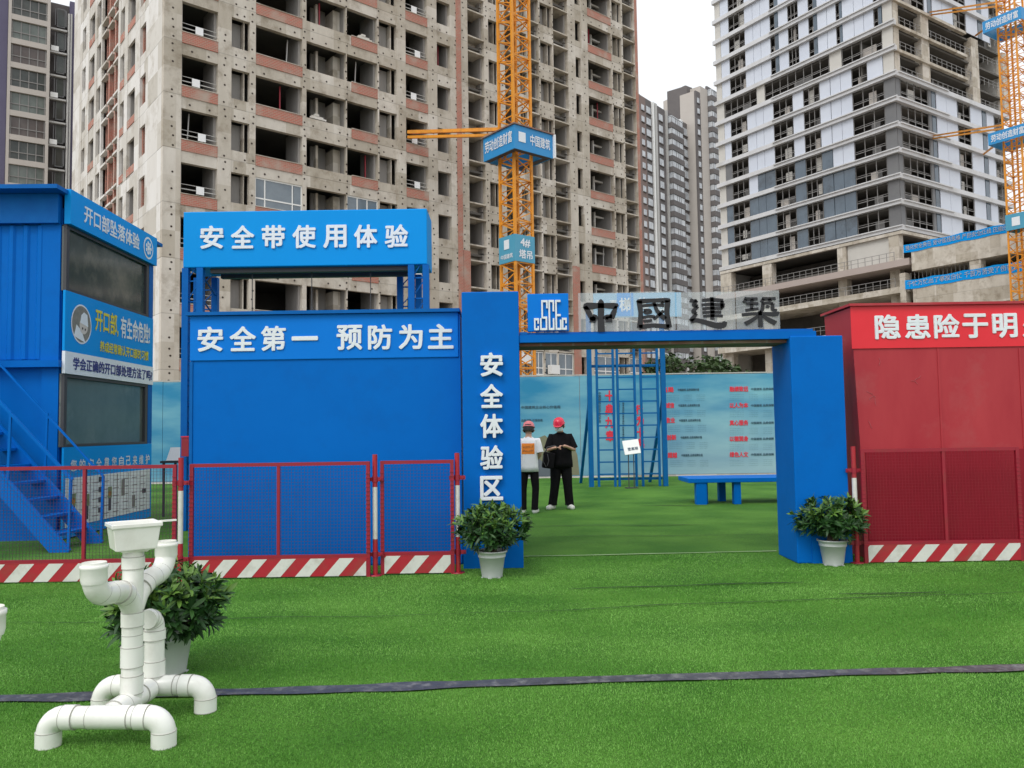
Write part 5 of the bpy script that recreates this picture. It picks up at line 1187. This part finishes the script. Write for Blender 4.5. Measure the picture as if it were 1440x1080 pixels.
def shrub(loc, rx_, h0, h1, rz, label, seed, nparts, potr=.155, poth=.27, nwh=270):
    rg = random.Random(seed); t = thing('potted_shrub', label, 'potted plant', loc, rz, 'leafy shrubs in plastic pots'); n = 28
    q = MB().lathe([(0, .0), (potr*.66, .0), (potr*.68, .012), (potr*.86, poth*.74), (potr*.9, poth*.745), (potr*.92, poth*.79), (potr*.90, poth*.80), (potr*.96, poth*.93), (potr*1.04, poth*.935), (potr*1.05, poth), (potr*.96, poth), (potr*.93, poth*.88)], n)
    for k in range(6): a = k*math.pi/3+.3; q.box(math.cos(a)*potr*.6-.02, math.cos(a)*potr*.6+.02, math.sin(a)*potr*.6-.02, math.sin(a)*potr*.6+.02, -.004, .004)
    q.build('pot', M['pot'], t); MB().lathe([(0, poth*.9), (potr*.94, poth*.885)], n).build('soil', M['soil'], t)
    st = MB(); mass = MB(); mass_m = []; ends = []; cz_ = (h0+h1)/2
    for i in range(nwh):
        a = rg.uniform(0, 2*math.pi); u = rg.uniform(-.95, 1); rad = rg.uniform(.55, 1.0)**.5
        if i % 4 == 0: rad = rg.uniform(.3, .8)
        s_ = math.sqrt(1-u*u*.9); lump = 1+.16*math.sin(a*3+seed)+.10*math.sin(a*5+u*4)
        p = Vector((math.cos(a)*s_*rad*rx_*lump, math.sin(a)*s_*rad*rx_*lump, cz_+u*rad*(h1-h0)/2*(1.0+.12*math.sin(a*2+seed*2))))
        ends.append(p)
        if i % 4 == 0: st.tube([(rg.uniform(-.05, .05), rg.uniform(-.05, .05), poth*.85), (p.x*.35, p.y*.35, poth+.35*(p.z-poth)+.03), tuple(p)], [.007, .005, .003], 5, smooth=True)
    st.build('stem', M['bark'], t)
    placed = []; c0_ = Vector((0, 0, cz_-.05))
    for p in ends:
        ax = ((p-c0_).normalized()+Vector((0, 0, .55))).normalized()
        nl = rg.randint(7, 10); a0 = rg.uniform(0, 6)
        for k in range(nl):
            an = a0+k*2.4; tl = rg.uniform(.45, 1.25); o_ = ax.orthogonal().normalized(); o2 = ax.cross(o_)
            d = (ax*math.cos(tl)+(o_*math.cos(an)+o2*math.sin(an))*math.sin(tl)).normalized()
            y_ = d.cross(ax); y_ = y_.normalized() if y_.length > 1e-3 else o_; z_ = d.cross(y_)*-1
            if z_.z < 0: z_ = -z_; y_ = -y_
            sc = rg.uniform(.8, 1.2)*(.72 if p.z < h0+.1 else 1); Mx = Matrix((d, y_, z_)).transposed().to_4x4(); Mx = Matrix.Translation(p-ax*rg.uniform(0, .03)) @ Mx @ Matrix.Scale(sc, 4)
            young = p.z > cz_+.02 and tl < .9 and rg.random() < .72
            mi = 2 if young else (0 if rg.random() < .6 else 1); placed.append((Mx, mi*3+rg.randrange(3), (Mx.translation-Vector((0, 0, 0)))))
    # the largest-showing leaves (towards the viewer and at the rim) are parts of their own
    placed.sort(key=lambda e: e[2].y-abs(e[2].x)*.35-(e[2].z-cz_)*.3)
    for k, (Mx, li, _) in enumerate(placed):
        me, q, mi = leafM[li]
        if k < nparts: o = link('leaf', me, t); o.matrix_local = Mx
        else:
            mass.add([Mx @ Vector(v) for v in q.v], q.f, mi, True)
    mass.build('foliage', M['leafs'], t, kind='stuff')
    return t
p = gnd(692, 811); shrub((p.x, p.y, 0), .355, .27, .73, 0, 'potted green shrub in a white pot in front of the lettered gate column', 3, 260)
p = gnd(1172, 794); shrub((p.x, p.y, 0), .345, .27, .72, 0, 'potted green shrub in a white pot in front of the plain right gate column', 5, 260)
shrub((-2.205, 5.12, 0), .335, .20, .67, 0, 'nearest and darkest potted shrub in a grey pot behind the white pipe figure', 9, 300, potr=.17, poth=.29, nwh=330)

# ================================================================ people
M['skin'] = mat('skin', (.52, .31, .22), .5, (.46, .26, .18), 20, .6); M['blk'] = mat('black_cloth', (.006, .006, .007), .9, (.012, .011, .013), 12, .8, spec=.08); M['tee'] = mat('white_cloth', (.74, .75, .78), .8, (.68, .69, .72), 14, .8)
M['helmet'] = mat('red_helmet', (.68, .02, .06), .25); M['hpink'] = mat('faded_red_helmet', (.62, .17, .19), .35); M['shoe'] = mat('white_shoe', (.68, .68, .64), .5); M['hair'] = mat('black_hair', (.012, .01, .01), .7)
M['patch'] = mat('orange_print', (.78, .22, .02), .6); M['mask'] = mat('pale_mask', (.66, .74, .78), .6)
def skin(name, V, E, rad, m, parent, root=0, lv=2, mats=None):
    me = bpy.data.meshes.new(name); me.from_pydata(V, E, []); o = bpy.data.objects.new(name, me); COL.objects.link(o)
    sk = o.modifiers.new('s', 'SKIN'); sk.use_smooth_shade = True; ss_ = o.modifiers.new('u', 'SUBSURF'); ss_.levels = ss_.render_levels = lv
    for i, d in enumerate(me.skin_vertices[0].data): r = rad[i]; d.radius = r if isinstance(r, tuple) else (r, r); d.use_root = (i == root)
    dg = bpy.context.evaluated_depsgraph_get(); m2 = bpy.data.meshes.new_from_object(o.evaluated_get(dg)); bpy.data.objects.remove(o)
    m2.name = name; m2.materials.clear(); 
    for x in (mats or [m]): m2.materials.append(x)
    for pl in m2.polygons: pl.use_smooth = True
    return link(name, m2, parent)
def person(loc, rz, label, shirt, helmet, H, wide, pose):
    """joints in local metres: facing -y, x to the picture right; body is one continuous skin mesh, clothes are separate skins"""
    t = thing('person', label, 'person', loc, rz, None); k = H/1.72
    J = {n: Vector(v)*k for n, v in pose.items() if n not in ('leg', 'face')}
    names = list(J); V_ = [tuple(J[n]) for n in names]; ix = {n: i for i, n in enumerate(names)}
    ed = [('pelvis', 'waist'), ('waist', 'chest'), ('chest', 'collar'), ('collar', 'neck'), ('neck', 'head'), ('head', 'crown')]
    for s in 'LR': ed += [('collar', 'sh'+s), ('sh'+s, 'el'+s), ('el'+s, 'wr'+s), ('wr'+s, 'pm'+s), ('pelvis', 'hip'+s), ('hip'+s, 'kn'+s), ('kn'+s, 'an'+s), ('an'+s, 'toe'+s)]
    rd = dict(pelvis=.10, waist=.095, chest=.10, collar=.048, neck=.052, head=.075, crown=.07, sh=.038, el=.040, wr=.027, pm=.036, hip=.082, kn=.055, an=.036, toe=.03)
    g = lambda n: rd[n if n in rd else n[:-1]]*k*(wide if n in ('pelvis', 'waist', 'chest') else 1)
    E_ = [(ix[a], ix[b]) for a, b in ed]
    body = skin('body', V_, E_, [(g(n)*(1.0 if n in ('head', 'crown') else 1), g(n)) for n in names], M['skin'], t, ix['pelvis'])
    # fingers: five short tapered chains on each hand, curled round what is held
    f = MB()
    for s in 'LR':
        d = (J['pm'+s]-J['wr'+s]).normalized(); side_ = d.cross(Vector((0, 0, 1))).normalized(); up = side_.cross(d)
        for q in range(4):
            b0_ = J['pm'+s]+side_*(q-1.5)*.019+d*.02; L = (.030, .034, .032, .025)[q]
            f.tube([b0_, b0_+d*L, b0_+d*L*1.6-up*L*.7, b0_+d*L*1.4-up*L*1.3], [.010, .009, .008, .006], 7)
        sg_ = -1 if s == 'L' else 1; b0_ = J['wr'+s].lerp(J['pm'+s], .6)-side_*.028*sg_; f.tube([b0_, b0_-side_*.022*sg_+d*.02, b0_-side_*.018*sg_+d*.045], [.011, .010, .007], 7)
    f.build('fingers', M['skin'], body)
    hd = J['head']; fw = pose['face']; fw = Vector(fw).normalized()
    # face: nose, ears, eyes, brows
    fc = MB(); sd = fw.cross(Vector((0, 0, 1))).normalized(); upv = sd.cross(fw)
    c = hd+upv*.02
    fc.tube([c+fw*.085+upv*.025, c+fw*.112-upv*.012, c+fw*.092-upv*.02], [.008, .015, .010], 7); 
    for s in (-1, 1): fc.tube([c+sd*.088*s+upv*.02, c+sd*.10*s-upv*.0, c+sd*.088*s-upv*.025], [.008, .015, .008], 7)
    fc.build('nose_and_ears', M['skin'], body)
    ey = MB()
    for s in (-1, 1): ey.tube([c+fw*.088+sd*(.022*s)+upv*.028, c+fw*.086+sd*(.046*s)+upv*.028], [.006, .005], 6); ey.tube([c+fw*.09+sd*(.018*s)+upv*.045, c+fw*.086+sd*(.05*s)+upv*.046], [.004, .003], 5)
    ey.build('eyes', M['hair'], body)
    # hair under the helmet
    A_ = Matrix((sd, -fw, upv)).transposed()
    hl = lambda prof, m, nm, par, sx=1, sy=1.12, off=Vector((0, 0, 0)): (lambda q: (setattr(q, 'v', [tuple(A_ @ Vector(v)+c+off) for v in q.v]), q.build(nm, m, par))[1])(MB().lathe(prof, 26, (0, 0, 0), sx=sx, sy=sy))
    hl([(.094, -.03), (.098, .0), (.097, .045), (.09, .09)], M['hair'], 'hair', t, 1, 1.10, -fw*.018)
    he = hl([(.102, .05), (.112, .052), (.112, .062), (.104, .075), (.098, .115), (.078, .145), (.045, .165), (.0, .170)], helmet, 'helmet', t)
    q = MB(); # brim peak and ridge
    pts = [(-.085, -.09), (-.06, -.135), (0, -.155), (.06, -.135), (.085, -.09)]; q.add([(x, y, .052-(.010 if i in (1, 2, 3) else 0)) for i, (x, y) in enumerate(pts)]+[(x*.95, y+.035, .064) for x, y in pts], [(i, i+1, i+6, i+5) for i in range(4)]+[(i+5, i+6, i+1, i) for i in range(4)])
    for x in (-.03, 0, .03): q.tube([(x, -.105, .085), (x*.9, -.06, .15), (x*.8, 0, .174), (x*.9, .06, .152), (x, .108, .085)], .008, 6)
    q.v = [tuple(A_ @ Vector(v)+c) for v in q.v]; q.build('helmet_ridge', helmet, he)
    # clothes: lofted rings that hang over the body
    def loft(q, rings, n=22):
        vs = []; 
        for cx, cy, z, ra, rb_ in rings:
            for i in range(n): a_ = 2*math.pi*i/n; fold = 1+.03*math.sin(a_*5+z*9); vs.append((cx+ra*fold*math.cos(a_), cy+rb_*fold*math.sin(a_), z))
        q.add(vs, [(r_*n+i, r_*n+(i+1) % n, (r_+1)*n+(i+1) % n, (r_+1)*n+i) for r_ in range(len(rings)-1) for i in range(n)]+[tuple(range((len(rings)-1)*n, len(rings)*n)), tuple(range(n))[::-1]], 0, True); return q
    W = wide; C = J['chest']; q = MB()
    loft(q, [(0, .0, .80*k, .185*W*k, .135*W*k), (0, .0, .90*k, .180*W*k, .132*W*k), (0, .0, 1.05*k, .172*W*k, .128*W*k), (0, .005, 1.20*k, .180*W*k, .125*W*k), (0, .01, 1.32*k, .195*k*W, .115*k), (0, .01, 1.375*k, .185*k*W, .105*k), (0, .008, 1.42*k, .145*k*W, .085*k), (0, .0, 1.455*k, .085*k, .068*k), (0, -.002, 1.475*k, .062*k, .058*k)])
    for s in 'LR':
        a, b = J['sh'+s], J['sh'+s].lerp(J['el'+s], .86); ins = a+Vector((.05 if s == 'L' else -.05, 0, -.01))
        q.tube([ins, a, a.lerp(b, .35), a.lerp(b, .7), b], [.060*k, .070*k, .073*k, .074*k, .078*k], 16)
    sh = q.build('shirt', shirt, t); lw = pose.get('leg', (1,))[0]; q = MB()
    loft(q, [(0, 0, .74*k, .10*k, .09*k), (0, 0, .80*k, .155*W*k, .115*k), (0, 0, .90*k, .162*W*k, .115*k), (0, 0, .98*k, .15*W*k, .11*k)])
    for s in 'LR':
        h_, kn_, an_ = J['hip'+s], J['kn'+s], J['an'+s]; q.tube([h_+Vector((0, 0, .02)), h_.lerp(kn_, .3), h_.lerp(kn_, .7), kn_, kn_.lerp(an_, .45), an_+Vector((0, 0, .03)), an_-Vector((0, 0, .012))], [x_*k*lw for x_ in (.098, .098, .088, .078, .074, .074, .078)], 14)
    q.build('trousers', M['blk'], t)
    for s in 'LR':
        a, b = J['an'+s], J['toe'+s]; d = (b-a); d.z = 0; d.normalize(); h_ = Vector((a.x, a.y, .045))
        skin('shoe', [tuple(h_-d*.06), tuple(h_+d*.07), tuple(h_+d*.19-Vector((0, 0, .012)))], [(0, 1), (1, 2)], [.055, .054, .046], M['shoe'], t, 0)
    return t, J, c, fw, sd, upv
base = dict(pelvis=(0, 0, .93), waist=(0, .0, 1.08), chest=(0, .01, 1.28), collar=(0, .01, 1.42), neck=(0, 0, 1.49), head=(0, -.02, 1.57), crown=(0, -.015, 1.645),
            shL=(-.17, .01, 1.39), shR=(.17, .01, 1.39), hipL=(-.09, 0, .88), hipR=(.09, 0, .88), knL=(-.12, -.01, .48), knR=(.12, -.01, .48), anL=(-.14, .02, .09), anR=(.15, .02, .09), toeL=(-.19, -.12, .04), toeR=(.17, -.12, .04), face=(0, -1, 0))
# man in black: both forearms raised in front of him, looking down to the left
pb = dict(base); pb.update(elL=(-.26, -.06, 1.12), wrL=(-.16, -.24, 1.17), pmL=(-.09, -.27, 1.18), elR=(.27, -.03, 1.12), wrR=(.10, -.23, 1.20), pmR=(.03, -.26, 1.21), head=(-.02, -.045, 1.565), crown=(-.03, -.05, 1.64), face=(-.30, -.9, -.38), leg=(1.12,),
          toeL=(-.26, -.10, .04), anL=(-.17, .02, .09), toeR=(.20, -.13, .04))
pp = gnd(790, 716); tman, J, c, fw, sd, upv = person((pp.x, pp.y, 0), 0, 'man in black clothes, red helmet and face mask, hands raised in front of him', M['blk'], M['helmet'], 1.68, 1.22, pb)
# mask
A_ = Matrix((sd, -fw, upv)).transposed(); q = MB(); vs = []
for i in range(5):
    for j in range(7):
        a = R(-62+j*124/6); z = .012-.018*i; r_ = .103+.010*math.cos(a*1.4)*(1-abs(i-2)/3); vs.append(tuple(A_ @ Vector((math.sin(a)*r_*.88, -math.cos(a)*r_*1.06, z))+c))
q.add(vs, [(i*7+j, i*7+j+1, i*7+j+8, i*7+j+7) for i in range(4) for j in range(6)], 0, True); q.build('face_mask', M['mask'], tman)
# dark bag held at his side
bgx = thing('shoulder_bag', 'black shoulder bag with loose straps held between the two men', 'bag', (pp.x-.24, pp.y-.17, .92))
q = MB().obox((0, 0, .0), Matrix.Rotation(R(8), 3, 'Y'), (.11, .06, .15)); bevel(q.build('bag_body', M['blk'], bgx), .03, 3)
MB().tube([(-.06, 0, .14), (-.02, -.02, .24), (.12, -.02, .27), (.16, 0, .24)], .012, 6).tube([(-.09, -.05, .10), (-.10, -.07, -.02), (-.05, -.08, -.12)], .008, 5).tube([(-.02, -.06, .12), (.0, -.09, .0), (-.03, -.09, -.10)], .008, 5).build('strap', M['dgrey'], bgx)
# man in white seen from behind
pw = dict(base); pw.update(elL=(-.22, .02, 1.13), wrL=(-.14, -.17, 1.02), pmL=(-.10, -.22, 1.02), elR=(.23, .02, 1.13), wrR=(.17, -.16, 1.05), pmR=(.12, -.22, 1.06), face=(.0, -.95, -.25), anL=(-.10, .02, .09), anR=(.12, .02, .09), toeL=(-.12, -.13, .04), toeR=(.2, -.12, .04), leg=(.88,))
pq = gnd(745, 722); tw, J, c, fw, sd, upv = person((pq.x, pq.y, 0), R(172), 'man seen from behind in white T-shirt with orange print, beside the gate column', M['tee'], M['hpink'], 1.60, 1.02, pw)
q = MB(); N_ = 6; vs = []
sh_o = [o for o in tw.children if o.name.startswith('shirt')][0]
from mathutils.bvhtree import BVHTree
bv = BVHTree.FromPolygons([v.co for v in sh_o.data.vertices], [tuple(p_.vertices) for p_ in sh_o.data.polygons])
def drape(x, z, off):
    h_ = bv.ray_cast(Vector((x, 1.5, z)), Vector((0, -1, 0)));  return (x, (h_[0].y if h_[0] else .15)+off, z)
for i in range(N_+1):
    for j in range(N_+1): vs.append(drape(-.115+.23*j/N_, 1.06+.19*i/N_, .004))
q.add(vs, [(i*7+j, i*7+j+7, i*7+j+8, i*7+j+1) for i in range(N_) for j in range(N_)]); pr = q.build('back_print', M['patch'], sh_o)
q = MB(); rg = random.Random(2)
for r_ in range(2):
    for j in range(7):
        x = -.095+j*.028; z = 1.19-r_*.07; a_ = drape(x, z+rg.uniform(-.01, .02), .009); b_ = drape(x+.018, z+rg.uniform(-.02, .015), .009); q.bar(a_, b_, .007, .002); q.bar(b_, drape(x+.006, z-.018, .009), .006, .002)
q.build('print_scribble', M['ink'], pr)
q = MB(); q.tube([tuple(Matrix((sd, -fw, upv)).transposed() @ Vector((.101*math.cos(a), .113*math.sin(a), -.0))+c) for a in [i*math.pi/8-.2 for i in range(10)]], .010, 6); q.build('helmet_strap', M['black'], tw)
